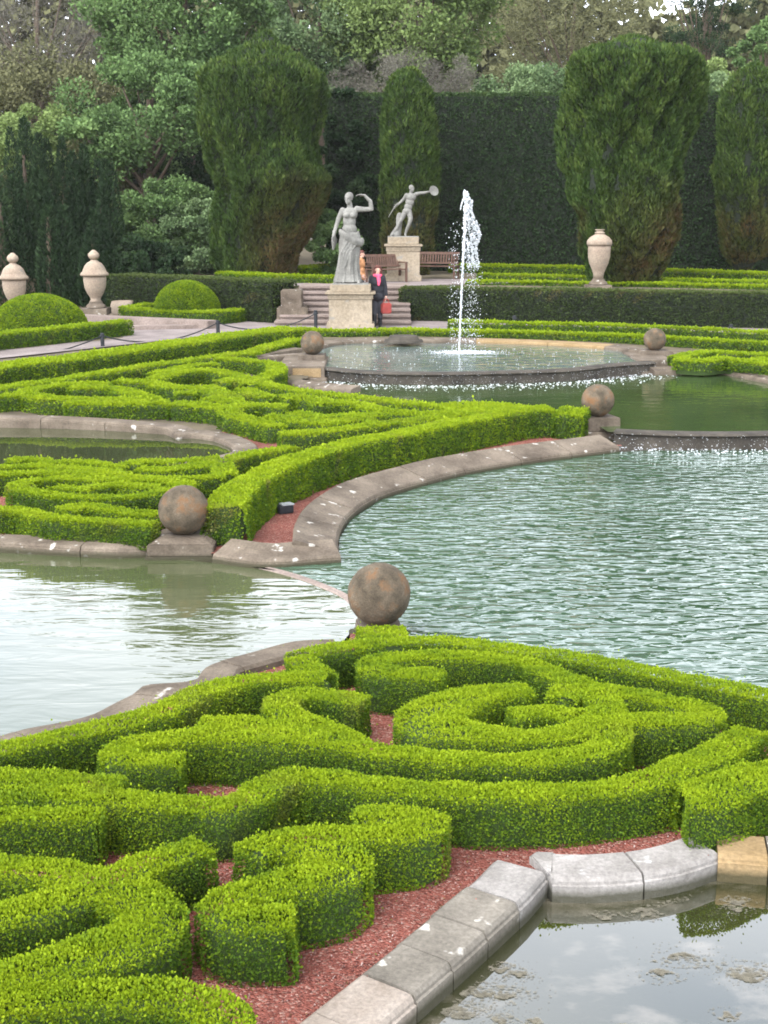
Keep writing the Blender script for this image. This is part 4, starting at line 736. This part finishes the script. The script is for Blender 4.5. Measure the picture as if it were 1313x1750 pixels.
slab(P(120, 540, .2), P(362, 551, .2), .3, .68, .5); slab(P(160, 560, .1), P(350, 556, .1), .3, .56, .5)
tag(obj('stone_step', bm, STEPS), 'low broken stone step between the domes and the path', 'step')
# stairs up to the terrace
c0, c1 = PD(470, 556, 38.9), PD(684, 556, 38.9); cx_ = (c0.x + c1.x) / 2; root = empty('stone_steps', (cx_, 38.9, .45), 'pinkish stone steps rising behind the draped statue', 'steps')
ns = 7
for i in range(ns):
    bm = bmesh.new(); hh = (TZ + .012 - .45) / ns; z1 = hh * (i + 1); wl = (c1.x - c0.x) * (1.02 - .014 * i); nose = .03
    xl = -(c1.x - c0.x) / 2 + (.12 * i if i < 3 else .36 + .03 * i); xr = (c1.x - c0.x) / 2 + .3
    box_bm(bm, ((xl + xr) / 2, i * .5 + 1.0, z1 - .035), (xr - xl + .04, 2.0 + nose, .07 - .002 * 0), 0, .012); box_bm(bm, ((xl + xr) / 2, i * .5 + 1.0 + .03, (z1 - .07) / 2 - .1), (xr - xl, 2.0 - .06, z1 - .07 + .196)); obj('step', bm, STEPS, root)
pr = PD(498, 545, 39.4); bm = bmesh.new(); box_bm(bm, (0, 0, .50), (.62, .7, 1.02), 0, .03); box_bm(bm, (.02, .42, .25), (.9, 1.6, .55), 0, .04)
o = obj('stone_pier', bm, STONE); o.location = (pr.x, pr.y + .5, .42); tag(o, 'rough stone pier at the left side of the steps', 'pier')
def pedestal(label, px, py_base, pw, ph_px, Y, deep=.0, rz=0):
    c = PD(px, py_base, Y); u = abs(PD(px + 1, py_base, Y).x - PD(px, py_base, Y).x); W = pw * u; H = ph_px * u * 1.02; root = empty('statue_pedestal', c, label, 'pedestal', 'statue pedestals', rz)
    D = W * .92; bm = bmesh.new(); box_bm(bm, (0, 0, H * .06), (W * 1.06, D * 1.06, H * .14), 0, .015); box_bm(bm, (0, 0, H * .42), (W * .95, D * .95, H * .58)); obj('die', bm, PED, root)
    bm = bmesh.new(); box_bm(bm, (0, 0, H * .70), (W, D, H * .035), 0, .01); box_bm(bm, (0, 0, H * .755), (W * 1.0, D * 1.0, H * .075), 0, .01); box_bm(bm, (0, 0, H * .815), (W * 1.11, D * 1.11, H * .045), 0, .012); obj('cornice', bm, PED, root)
    bm = bmesh.new(); box_bm(bm, (0, 0, H * .92), (W * .9, D * .9, H * .165), 0, .015); obj('upper_block', bm, PED, root)
    return c, H, u
p1, ph1, u1 = pedestal('broad cream pedestal under the draped female statue in front of the steps', 600, 560, 76, 72, 38.0)
p2, ph2, u2 = pedestal('taller cream pedestal on the terrace under the shield-bearing statue', 689, 479, 58, 71, 45.6)
def bollard(label, px, py0, py1, Y, m_=BLACK):
    c = PD(px, py1, Y); H = PD(px, py0, Y).z - c.z; bm = lathe([(.055, 0), (.05, .02), (.05, H * .78), (.065, H * .80), (.065, H * .86), (.05, H * .88), (.052, H * .97), (.03, H)], 14); o = obj('bollard', bm, m_); o.location = c; tag(o, label, 'bollard', 'black bollards along the path'); return Vector((c.x, c.y, c.z + H * .82))
bo = [bollard('black bollard on the path nearest the left edge', 176, 569, 597, 33.2), bollard('black bollard on the path beside the smaller dome', 373, 547, 572, 36.0), bollard('black bollard in front of the steps left of the pedestal', 540, 530, 562, 37.2)]
bollard('black bollard behind the right end of the fountain basin', 879, 539, 566, 38.0); bollard('black bollard at the right edge before the long dark hedge', 1248, 554, 585, 37.0)
def chain(label, a, b_, sag):
    bm = bmesh.new(); n_ = 14; prev = None; c = (a + b_) / 2
    for i in range(n_ + 1):
        f = i / n_; q = a.lerp(b_, f) - Vector((0, 0, sag * 4 * f * (1 - f))) - c; ring = [bm.verts.new(q + Vector((0, math.cos(k * math.pi / 3) * .018, math.sin(k * math.pi / 3) * .018))) for k in range(6)]
        if prev: [bm.faces.new((prev[j], prev[(j + 1) % 6], ring[(j + 1) % 6], ring[j])) for j in range(6)]
        prev = ring
    o = obj('chain', bm, BLACK); o.location = c; tag(o, label, 'chain', 'chains between the bollards')
chain('black chain sagging between the bollards on the left and by the smaller dome', bo[0], bo[1], .30); chain('black chain sagging between the bollards by the smaller dome and the steps', bo[1], bo[2], .30)
chain('black chain running off the left edge from the nearest bollard', bo[0] + Vector((-3.4, -2.4, -.1)), bo[0], .35)
def bench(label, px, py_base, Y, rz, W=1.5):
    c = PD(px, py_base, Y); c.z = TZ; root = empty('garden_bench', c, label, 'bench', 'wooden benches beside the statue', rz)
    bm = bmesh.new()
    for k in range(4): box_bm(bm, (0, -.22 + k * .13, .42), (W, .11, .03), 0, .005)
    obj('seat', bm, WOOD, root); bm = bmesh.new(); M = Matrix.Translation((0, .27, .42)) @ Matrix.Rotation(R(-12), 4, 'X')
    box_bm(bm, (0, 0, .44), (W, .04, .08)); box_bm(bm, (0, 0, .10), (W, .04, .06))
    for k in range(15): box_bm(bm, (-W / 2 + .08 + k * (W - .16) / 14, 0, .26), (.055, .025, .28))
    bmesh.ops.transform(bm, matrix=M, verts=bm.verts); obj('backrest', bm, WOOD, root)
    for s_ in (-1, 1):
        for yy, hh in ((-.24, .62), (.27, .45)):
            bm = bmesh.new(); box_bm(bm, (s_ * (W / 2 - .03), yy, hh / 2), (.065, .065, hh)); obj('leg', bm, WOOD, root)
        bm = bmesh.new(); box_bm(bm, (s_ * (W / 2 - .03), .02, .64), (.08, .62, .035), 0, .008); obj('armrest', bm, WOOD, root)
bench('wooden bench turned aslant left of the taller cream pedestal', 661, 477, 44.6, R(24), 1.25); bench('wooden bench right of the taller cream pedestal, half behind the fountain', 745, 471, 47.2, R(-18), 1.5)
bm = bmesh.new(); box_bm(bm, (0, 0, .055), (.19, .13, .10), 0, .01); o = obj('ground_spotlight', bm, BLACK); q = P(487, 877); o.location = q; o.rotation_euler = (0, 0, R(28))
bm = bmesh.new(); box_bm(bm, (.025, 0, .115), (.16, .135, .018), R(0), .004); obj('lamp_cover', bm, LAMPG, o); tag(o, 'small black and grey ground spotlight on the red gravel below the diagonal hedge', 'spotlight')
bm = bmesh.new(); sA = PD(690, 582, 33.6); bmesh.ops.create_cone(bm, segments=24, radius1=.40, radius2=.34, depth=.10, cap_ends=True); bmesh.ops.create_cone(bm, segments=24, radius1=.50, radius2=.47, depth=.06, cap_ends=True, matrix=Matrix.Translation((0, 0, -.075)))
o = obj('stone_slab', bm, STONE_D); o.location = (sA.x, sA.y + .1, W3 + .19); tag(o, 'flat round grey slab on the rear kerb of the fountain basin', 'slab')

# ---------------------------------------------------------------- figures: soft tapered limbs fused into one skin
def capsule(bm, a, b_, r0, r1, seg=12):
    a, b_ = Vector(a), Vector(b_); ax = b_ - a
    if ax.length < 1e-5: ax = Vector((0, 0, 1e-4))
    qt = ax.normalized().to_track_quat('Z', 'Y'); rings = []
    for k in range(5): th = -math.pi / 2 + k * math.pi / 8; rings.append((a + qt @ Vector((0, 0, r0 * math.sin(th))), max(r0 * math.cos(th), r0 * .05)))
    for k in range(5): th = k * math.pi / 8; rings.append((b_ + qt @ Vector((0, 0, r1 * math.sin(th))), max(r1 * math.cos(th), r1 * .05)))
    V_ = [[bm.verts.new(c + qt @ Vector((math.cos(2 * math.pi * j / seg) * r, math.sin(2 * math.pi * j / seg) * r, 0))) for j in range(seg)] for c, r in rings]
    for p, q in zip(V_, V_[1:]): [bm.faces.new((p[j], p[(j + 1) % seg], q[(j + 1) % seg], q[j])) for j in range(seg)]
    bm.faces.new(V_[0][::-1]); bm.faces.new(V_[-1])
def ell(bm, c, r, rot=None):
    M = Matrix.Translation(c) @ (rot.to_matrix().to_4x4() if rot else Matrix()) @ Matrix.Diagonal((*r, 1)); bmesh.ops.create_icosphere(bm, subdivisions=3, radius=1, matrix=M)
def limbs(bm, pts): 
    for (p, r), (q, s_) in zip(pts, pts[1:]): capsule(bm, p, q, r, s_)
def hand(bm, wrist, direction, palm_n, curl=.35, s=1.0, flip=1):
    d = Vector(direction).normalized(); n_ = Vector(palm_n).normalized(); side = d.cross(n_).normalized() * flip; wr = Vector(wrist)
    for k in (-1, 0, 1): capsule(bm, wr + side * k * .018 * s + d * .01 * s, wr + d * .085 * s + side * k * .026 * s, .017 * s, .015 * s, 8)
    for k, L in zip((-1.5, -.5, .5, 1.5), (.062, .078, .084, .074)):
        p = wr + d * .088 * s + side * k * .021 * s; e = d
        for j in range(3):
            e = (e + n_ * curl * (.5 + .4 * j)).normalized(); q = p + e * L * s * (.45, .32, .25)[j]; capsule(bm, p, q, .0095 * s, .008 * s, 8); p = q
    p = wr + d * .03 * s + side * .032 * s; e = (d * .6 + side * .8).normalized(); q = p + e * .04 * s; capsule(bm, p, q, .012 * s, .011 * s, 8); capsule(bm, q, q + (e * .5 + d * .5 + n_ * .3).normalized() * .035 * s, .011 * s, .008 * s, 8)
def head(bm, c, face, s=1.0):
    c = Vector(c); f = Vector(face).normalized(); q = (-f).to_track_quat('Y', 'Z')
    def L(x, y, z): return c + q @ Vector((x * s, y * s, z * s))   # local -Y looks forward
    ell(bm, L(0, .012, .03), (.075 * s, .092 * s, .088 * s), q); ell(bm, L(0, -.025, -.045), (.056 * s, .062 * s, .068 * s), q)
    capsule(bm, L(0, -.088, .018), L(0, -.108, -.018), .008 * s, .014 * s, 8); ell(bm, L(0, -.082, -.055), (.024 * s, .012 * s, .009 * s), q); ell(bm, L(0, -.075, -.092), (.02 * s, .018 * s, .014 * s), q)
    for x in (-1, 1): ell(bm, L(.03 * x, -.078, .008), (.014 * s, .010 * s, .009 * s), q); ell(bm, L(.074 * x, .015, -.01), (.010 * s, .02 * s, .03 * s), q); capsule(bm, L(.012 * x, -.088, .03), L(.05 * x, -.074, .03), .008 * s, .006 * s, 8)
def fuse(name, bm, m_, parent, vox, scale=1.0, disp=0):
    bmesh.ops.scale(bm, vec=(scale,) * 3, verts=bm.verts); bmesh.ops.recalc_face_normals(bm, faces=bm.faces); me = bpy.data.meshes.new(name); bm.to_mesh(me); bm.free(); o = bpy.data.objects.new(name, me); COL.objects.link(o)
    r = o.modifiers.new('r', 'REMESH'); r.mode = 'VOXEL'; r.voxel_size = vox * scale; r.use_smooth_shade = True
    s_ = o.modifiers.new('s', 'SMOOTH'); s_.factor = .5; s_.iterations = 2
    ev = o.evaluated_get(bpy.context.evaluated_depsgraph_get()); me2 = bpy.data.meshes.new_from_object(ev); o.modifiers.clear(); o.data = me2; me2.materials.clear(); me2.materials.append(m_); o.parent = parent; return o
# draped woman
rt = empty('draped_statue', (p1.x, p1.y, p1.z + ph1 * 1.0), 'grey statue of a half-draped woman raising one bent arm', 'statue', 'classical statues', 0); S = 154 * u1 / 1.80
bm = bmesh.new()
head(bm, (-.035, -.02, 1.655), (-.35, -1, -.05), 1.0); ell(bm, (-.02, .045, 1.70), (.085, .09, .08)); ell(bm, (.0, .12, 1.68), (.05, .05, .05))
limbs(bm, [((-.02, 0, 1.58), .052), ((0, .01, 1.46), .060)]); ell(bm, (-.01, 0, 1.36), (.155, .10, .13)); ell(bm, (-.02, 0, 1.22), (.13, .09, .15)); ell(bm, (-.02, 0, 1.06), (.15, .105, .13)); ell(bm, (-.01, 0, .93), (.178, .125, .12))
for x in (-.075, .06): ell(bm, (x, -.085, 1.335), (.058, .048, .055))
limbs(bm, [((-.15, 0, 1.425), .062), ((-.225, .01, 1.28), .05), ((-.275, .0, 1.13), .042), ((-.315, -.06, 1.01), .036), ((-.335, -.10, .93), .028)]); hand(bm, (-.335, -.10, .94), (-.1, -.3, -1), (.6, -.2, 0), .55, 1.05)
limbs(bm, [((.13, 0, 1.455), .062), ((.27, -.01, 1.445), .050), ((.415, -.02, 1.455), .045), ((.395, -.05, 1.60), .040), ((.28, -.08, 1.715), .028)]); hand(bm, (.285, -.08, 1.71), (-1, -.1, .15), (-.2, -.3, -1), .4, 1.05, -1)
for x in (-.10, .11): limbs(bm, [((x, 0, .9), .10), ((x * 1.0, -.03, .5), .07), ((x * 1.1, .02, .1), .05)]); 
for x, y in ((-.13, -.12), (.15, -.15)): limbs(bm, [((x, .0, .075), .05), ((x * 1.05, y, .05), .035), ((x * 1.08, y - .05, .04), .026)])
fuse('body', bm, STAT, rt, .011, S)
bm = bmesh.new(); rings = []; seg = 96
for z, rx, ry, cx0 in ((1.01, .185, .13, -.02), (.92, .20, .155, -.01), (.8, .215, .165, -.02), (.6, .20, .16, -.03), (.4, .205, .165, -.05), (.2, .235, .18, -.06), (.04, .275, .21, -.06)):
    ring = []
    for j in range(seg):
        a = 2 * math.pi * j / seg; k = (1.05 - z); fold = 1 + (.055 * math.sin(9 * a + 2.2 * z) + .045 * math.sin(17 * a + 1.3 - 3 * z) + .03 * math.sin(27 * a)) * min(1, .3 + k)
        fx = math.cos(a); kn = .05 * math.exp(-((a - 5.05) / .3) ** 2) * math.exp(-((z - .5) / .22) ** 2); ring.append(bm.verts.new((cx0 + rx * fold * fx, ry * fold * math.sin(a) - kn * 1.2, z + .03 * math.sin(a * 2 + 1) * (z > .9))))
    rings.append(ring)
for p, q in zip(rings, rings[1:]): [bm.faces.new((p[j], p[(j + 1) % seg], q[(j + 1) % seg], q[j])) for j in range(seg)]
bm.faces.new(rings[0]); bm.faces.new(rings[-1][::-1]); 
for dz, dr in ((0, .045), (.03, .035), (-.035, .038)): limbs(bm, [((-.2, -.03, 1.02 + dz), dr * .8), ((-.08, -.14, .93 + dz), dr), ((.08, -.16, .84 + dz), dr * 1.2), ((.2, -.08, .81 + dz), dr * 1.25), ((.23, .04, .84 + dz), dr)])
for k in range(5): limbs(bm, [((-.30 - .01 * k, -.05 + .03 * k, 1.02), .026), ((-.34 + .012 * k, -.08 + .03 * k, .85), .034), ((-.34 + .01 * k, -.07 + .03 * k, .68 + .02 * k), .022)])
for k in range(4): limbs(bm, [((.15 - .07 * k, -.16, .82), .02), ((.0 - .06 * k, -.175, .62), .022), ((-.13 - .03 * k, -.17, .3), .02), ((-.2 - .02 * k, -.16, .05), .024)])
fuse('drapery', bm, STAT, rt, .012, S); bm = bmesh.new(); box_bm(bm, (0, 0, 0), (.72, .5, .05), 0, .01); bmesh.ops.scale(bm, vec=(S,) * 3, verts=bm.verts); o = obj('base', bm, STAT, rt)
# shield bearer
rt = empty('shield_bearer_statue', (p2.x, p2.y, p2.z + ph2 * 1.0), 'pale nude statue lunging with a round shield held out and a sword behind', 'statue', 'classical statues', 0); S = 88 * u2 / 1.76
bm = bmesh.new(); head(bm, (.28, -.03, 1.60), (.75, -.7, .05), 1.05); ell(bm, (.27, .02, 1.645), (.088, .095, .082)); limbs(bm, [((.265, 0, 1.54), .058), ((.255, 0, 1.43), .065)])
ell(bm, (.255, 0, 1.32), (.185, .12, .14), None); ell(bm, (.22, 0, 1.16), (.15, .105, .15)); ell(bm, (.17, 0, 1.0), (.14, .10, .13)); ell(bm, (.13, 0, .86), (.155, .12, .12))
limbs(bm, [((.11, 0, 1.39), .07), ((.02, .02, 1.26), .055), ((-.09, .0, 1.15), .046), ((-.20, -.05, 1.06), .032)]); hand(bm, (-.20, -.05, 1.06), (-.8, -.2, -.6), (.3, -.8, -.3), .8, 1.1)
limbs(bm, [((.41, 0, 1.41), .072), ((.56, -.02, 1.45), .055), ((.70, -.03, 1.46), .048), ((.88, -.04, 1.50), .034)]); hand(bm, (.88, -.04, 1.50), (1, 0, .1), (0, .3, -1), .8, 1.1)
limbs(bm, [((.20, 0, .83), .10), ((.25, -.06, .60), .08), ((.20, -.06, .42), .062), ((.12, -.0, .24), .056), ((.07, .03, .08), .042), ((.08, -.13, .05), .034)])
limbs(bm, [((.07, .02, .83), .10), ((-.02, -.02, .66), .085), ((-.10, -.10, .52), .062), ((-.20, -.02, .30), .056), ((-.33, .05, .10), .04), ((-.38, -.08, .06), .034)])
fuse('body', bm, STAT, rt, .012, S)
bm = bmesh.new(); limbs(bm, [((-.12, .12, .72), .10), ((-.13, .12, .60), .12), ((-.14, .1, .35), .10), ((-.22, .1, .08), .16)]); limbs(bm, [((-.2, .1, .3), .08), ((-.38, .12, .06), .07)]); fuse('tree_stump', bm, STAT, rt, .02, S)
bm = lathe([(.01, -.03), (.08, -.028), (.14, -.01), (.17, .015), (.175, .028), (.16, .024), (.08, .005), (.01, 0)], 32); bmesh.ops.transform(bm, matrix=Matrix.Scale(S, 4) @ Matrix.Translation((1.02, -.07, 1.52)) @ Matrix.Rotation(R(68), 4, 'X') @ Matrix.Rotation(R(25), 4, 'Y'), verts=bm.verts); obj('shield', bm, STAT, rt, smooth=True)
bm = bmesh.new(); capsule(bm, (-.20, -.08, 1.12), (-.30, -.10, .99), .016, .016, 8); capsule(bm, (-.28, -.10, 1.02), (-.50, -.12, .66), .02, .008, 8); bmesh.ops.scale(bm, vec=(S,) * 3, verts=bm.verts); obj('sword', bm, STAT, rt)
bm = bmesh.new(); box_bm(bm, (0, 0, 0), (1.05, .6, .06), 0, .01); bmesh.ops.scale(bm, vec=(S,) * 3, verts=bm.verts); obj('base', bm, STAT, rt)
# visitor in black
c = PD(645, 563, 38.4); c.z = g(c.y); rt = empty('person', c, 'person in a black coat and pink scarf holding a red bag beside the pedestal', 'person')
def person(rt, coat, trous, scarf, hair, s=1.0):
    bm = bmesh.new(); head(bm, (.02, -.02, 1.53), (.15, -1, -.1), .95); limbs(bm, [((.01, 0, 1.45), .05), ((0, .01, 1.36), .06)]); ell(bm, (0, 0, 1.2), (.15, .10, .15)); ell(bm, (0, 0, 1.02), (.13, .09, .14)); ell(bm, (0, 0, .9), (.15, .11, .1))
    limbs(bm, [((-.15, 0, 1.32), .05), ((-.19, .02, 1.08), .04), ((-.17, -.10, .88), .032)]); hand(bm, (-.17, -.10, .89), (.2, -.5, -.8), (.8, 0, 0), .5, .95)
    limbs(bm, [((.15, 0, 1.32), .05), ((.21, .02, 1.06), .04), ((.235, -.03, .84), .03)]); hand(bm, (.235, -.03, .84), (0, -.1, -1), (-.8, -.1, 0), .7, .95, -1)
    for x, y in ((-.075, -.05), (.075, .05)): limbs(bm, [((x, 0, .88), .085), ((x, y * .6, .47), .06), ((x, y, .1), .042), ((x, y - .12, .04), .035)])
    fuse('body', bm, SKIN, rt, .009, s)
    bm = bmesh.new(); limbs(bm, [((0, .01, 1.36), .085), ((0, .0, 1.2), .15)]); ell(bm, (0, 0, 1.22), (.19, .135, .17)); ell(bm, (0, 0, 1.0), (.175, .13, .2)); ell(bm, (0, 0, .82), (.20, .155, .16))
    limbs(bm, [((-.15, 0, 1.325), .075), ((-.195, .02, 1.08), .06), ((-.175, -.09, .90), .048)]); limbs(bm, [((.15, 0, 1.325), .075), ((.215, .02, 1.06), .06), ((.237, -.02, .87), .048)]); fuse('coat', bm, coat, rt, .014, s)
    bm = bmesh.new()
    for x, y in ((-.075, -.05), (.075, .05)): limbs(bm, [((x, 0, .86), .105), ((x, y * .6, .47), .078), ((x, y, .2), .06)])
    fuse('trousers', bm, trous, rt, .014, s)
    for x, y in ((-.075, -.05), (.075, .05)):
        bm = bmesh.new(); limbs(bm, [((x, y * .9, .34), .068), ((x, y, .09), .058), ((x, y - .13, .05), .045)]); fuse('boot', bm, BOOT, rt, .014, s)
    bm = bmesh.new(); ell(bm, (.02, .03, 1.575), (.092, .098, .088)); limbs(bm, [((-.06, .05, 1.56), .045), ((-.09, .05, 1.38), .04)]); limbs(bm, [((.09, .05, 1.56), .045), ((.10, .05, 1.40), .035)]); ell(bm, (.02, .07, 1.47), (.09, .05, .12)); ell(bm, (.02, -.035, 1.605), (.088, .07, .05)); fuse('hair', bm, hair, rt, .013, s)
    if scarf:
        bm = bmesh.new()
        for k in range(10): a = 2 * math.pi * k / 10; b_ = 2 * math.pi * (k + 1) / 10; capsule(bm, (.01 + .085 * math.cos(a), -.01 + .085 * math.sin(a), 1.385), (.01 + .085 * math.cos(b_), -.01 + .085 * math.sin(b_), 1.385), .045, .045, 10)
        limbs(bm, [((.03, -.11, 1.37), .055), ((.05, -.15, 1.24), .05), ((.04, -.16, 1.14), .03)]); fuse('scarf', bm, scarf, rt, .014, s)
person(rt, COAT, TROUS, SCARF, HAIR, 1.05)
bm = bmesh.new(); box_bm(bm, (0, 0, .17), (.30, .13, .30), 0, .03)
for y in (-.045, .045):
    for k in range(8): a = math.pi * k / 8; b_ = math.pi * (k + 1) / 8; capsule(bm, (.08 * math.cos(a), y, .31 + .13 * math.sin(a)), (.08 * math.cos(b_), y, .31 + .13 * math.sin(b_)), .008, .008, 6)
o = obj('shoulder_bag', bm, BAGM); o.location = (c.x + .25, c.y - .05, c.z + .37); o.rotation_euler = (0, 0, .3); tag(o, 'red bag hanging from the hand of the person in black', 'bag')
c = PD(617, 484, 40.9); hh = (TZ - .45) / 7; rt = empty('person', (c.x, 40.9, .45 + hh * 5 - .45), 'person in a tan jacket half hidden behind the draped statue', 'person'); rt.rotation_euler = (0, 0, R(70)); rt.location.z = .45 + hh * 4
person(rt, TAN, TROUS, None, HAIR, .93)

# ---------------------------------------------------------------- scum floating on the near pond
ALG = plain('floating_algae', (.19, .17, .125), .95, var=.3, scale=30); pt = []
t = ALG.node_tree; tr_ = N(t, 'ShaderNodeBsdfTransparent'); mi_ = N(t, 'ShaderNodeMixShader'); mi_.inputs[0].default_value = .42; t.links.new(tr_.outputs[0], mi_.inputs[1]); t.links.new(t.nodes['Principled BSDF'].outputs[0], mi_.inputs[2]); t.links.new(mi_.outputs[0], t.nodes['Material Output'].inputs[0])
for k in range(38):
    c_ = PZ(random.uniform(690, 1330), random.uniform(1530, 1800), WN); ax_ = random.uniform(.10, .32); n_ = int(330 * ax_ / .3)
    for q in range(n_): a = random.uniform(0, 6.283); r = abs(random.gauss(0, .5)); pt.append((c_.x + ax_ * r * math.cos(a), c_.y + ax_ * .5 * r * math.sin(a) + .03 * math.sin(9 * c_.x + 8 * r), random.uniform(.002, .009) * max(.35, 1.3 - r)))
pt = np.array(pt); ok = in_poly(pt[:, :2], np.array([v[:2] for v in NEAR])) & (dist_line(pt[:, :2], np.array([v[:2] for v in near_top])) > .05); pt = pt[ok]; m_ = 6
ang = np.arange(m_) * 2 * np.pi / m_; rr_ = pt[:, 2][:, None] * rng.uniform(.6, 1.4, (len(pt), m_)); vv = np.stack([pt[:, 0][:, None] + rr_ * np.cos(ang) * 1.5, pt[:, 1][:, None] + rr_ * np.sin(ang), np.repeat((WN + rng.uniform(.0015, .005, len(pt)))[:, None], m_, 1)], 2)
o = link('floating_algae', raw_mesh('floating_algae', vv.reshape(-1, 3), [m_] * len(pt), np.arange(len(pt) * m_)), ALG); tag(o, 'cream patches of algae floating on the near pond', 'algae', kind='stuff')

# ---------------------------------------------------------------- moving water
def blobs(name, pts, rad, label, cat, kind=None, sub=1, flat_=1.0):
    bm = bmesh.new(); bmesh.ops.create_icosphere(bm, subdivisions=sub, radius=1); bv = np.array([v.co[:] for v in bm.verts]); bf = np.array([[v.index for v in f.verts] for f in bm.faces]); bm.free()
    pts = np.asarray(pts); n_ = len(pts); c = pts.mean(0); c[2] = pts[:, 2].min(); st = rng.uniform(.7, 1.5, (n_, 1, 3)); st[:, :, 2] *= flat_
    V_ = (bv[None] * st * np.asarray(rad).reshape(-1, 1, 1) + (pts - c)[:, None]).reshape(-1, 3); F_ = (bf[None] + (np.arange(n_) * len(bv))[:, None, None]).reshape(-1, 3)
    me = raw_mesh(name, V_, [3] * len(F_), F_.ravel()); o = link(name, me, FOAM, smooth=True); o.location = c
    tag(o, label, cat, kind=kind); return o
fb = PZ(785, 602, W3); Yf = fb.y; ppm = 1 / abs(PD(786, 602, Yf).x - PD(785, 602, Yf).x); Hf = PD(797, 327, Yf).z - W3
root = empty('fountain_jet', fb, 'white fountain jet rising from the far basin and breaking into drops', 'fountain')
jet, jr = [], []
for k in range(900):                    # the rising column, thicker and more broken towards its head
    t_ = k / 900; lean = (t_ ** 1.2) * 9 / ppm; r = (.019 + .012 * t_ + .035 * max(0, t_ - .6)); jet.append((lean + random.gauss(0, r * .35), random.gauss(0, r * .35), t_ * Hf * .985)); jr.append(r * random.uniform(.35, .85))
for k in range(2100):                    # the head folding over and falling back on the right
    t_ = random.random(); z = Hf * (1 - .47 * t_ ** 1.1); x = (8 + 3 * math.sin(t_ * 14) + 23 * min(1, t_ * 1.6 + .12) * random.random() ** .65) / ppm
    if math.sin(x * ppm * .9 + z * 9) + math.sin(z * 23 + x * 31) < -.75: continue
    jet.append((x - (4 / ppm if t_ < .15 else 0), random.gauss(0, .09), z + random.gauss(0, .02))); jr.append(random.uniform(.004, .021) * (1.3 - .6 * t_))
for k in range(40): a = k / 40; jet.append(((-7 * a + 6) / ppm, random.gauss(0, .02), Hf * (.965 - .03 * a - .05 * a * a))); jr.append(.020 * (1 - .3 * a))
oj = blobs('jet', jet, jr, None, None, sub=2); oj.location = Vector(oj.location); oj.parent = root
dp, dr_ = [], []
for k in range(1100):
    t_ = random.random() ** .8; z = Hf * (.80 * (1 - t_) + .02); sx = random.gauss(19, 5 + 6 * t_) if random.random() < .75 else random.gauss(-8, 6); dp.append((sx / ppm, random.gauss(0, .14 + .15 * t_), max(.02, z))); dr_.append(random.uniform(.003, .012))
od = blobs('drops', dp, dr_, None, None, kind='stuff'); od.parent = root
fp, fr = [], []
for k in range(1500): a = random.uniform(0, 6.283); r = abs(random.gauss(0, .42)); fp.append((fb.x + .12 + r * math.cos(a) * 1.25, fb.y + r * math.sin(a) * .8, W3 + .004)); fr.append(random.uniform(.008, .035) * max(.3, 1.1 - r))
for k in range(260): fp.append((random.uniform(-1.6, 5.4), random.uniform(28.4, 33), W3 + .003)); fr.append(random.uniform(.004, .014))
fq = np.array([v[:2] for v in BASIN]); ok = in_poly(np.array(fp)[:, :2], fq); blobs('foam', np.array(fp)[ok], np.array(fr)[ok], 'white foam patch where the fountain falls back into its basin', 'foam', 'stuff', flat_=.35)
def fall(label, ln, ztop, zbot, n_, out=-.09, spread=.35, side=1):
    pt, rd = [], []; tg = np.gradient(ln, axis=0); tg /= np.linalg.norm(tg, axis=1, keepdims=True); nn = np.stack([-tg[:, 1], tg[:, 0]], 1)
    for k in range(n_):
        i = random.randrange(len(ln)); q = ln[i] + tg[i] * random.uniform(-.06, .06)
        if random.random() < .30: f = random.random(); p = q + nn[i] * (out * (.7 + .5 * f)); pt.append((p[0], p[1], ztop - (ztop - zbot) * f)); rd.append(random.uniform(.003, .009))
        else: p = q + nn[i] * (out - abs(random.gauss(0, spread))); pt.append((p[0], p[1], zbot + .003)); rd.append(random.uniform(.002, .013) if random.random() < .88 else .020)
    blobs('falling_water', pt, rd, label, 'water', 'stuff', flat_=.5)
fall('drips and foam under the lip of the fountain basin', lnD, W3, W2, 1700, spread=.42)
fall('thin sheet of drips and foam under the lip at the right edge of the green pool', lnC, W2, W1, 1100, spread=.30)

# ---------------------------------------------------------------- HAZE: the slightly milky air of the damp day
HZ, t, b = mat('haze_air'); vo = N(t, 'ShaderNodeVolumePrincipled', Density=.00020); vo.inputs['Color'].default_value = (.96, .96, .95, 1); vo.inputs['Anisotropy'].default_value = .2; t.nodes.remove(b); t.links.new(vo.outputs[0], t.nodes['Material Output'].inputs['Volume'])
bm = bmesh.new(); box_bm(bm, (0, 0, 14.5), (2600, 2600, 32.0)); o = obj('haze', bm, HZ); o['kind'] = 'stuff'; tag(o, 'thin milky haze in front of the trees', 'haze')
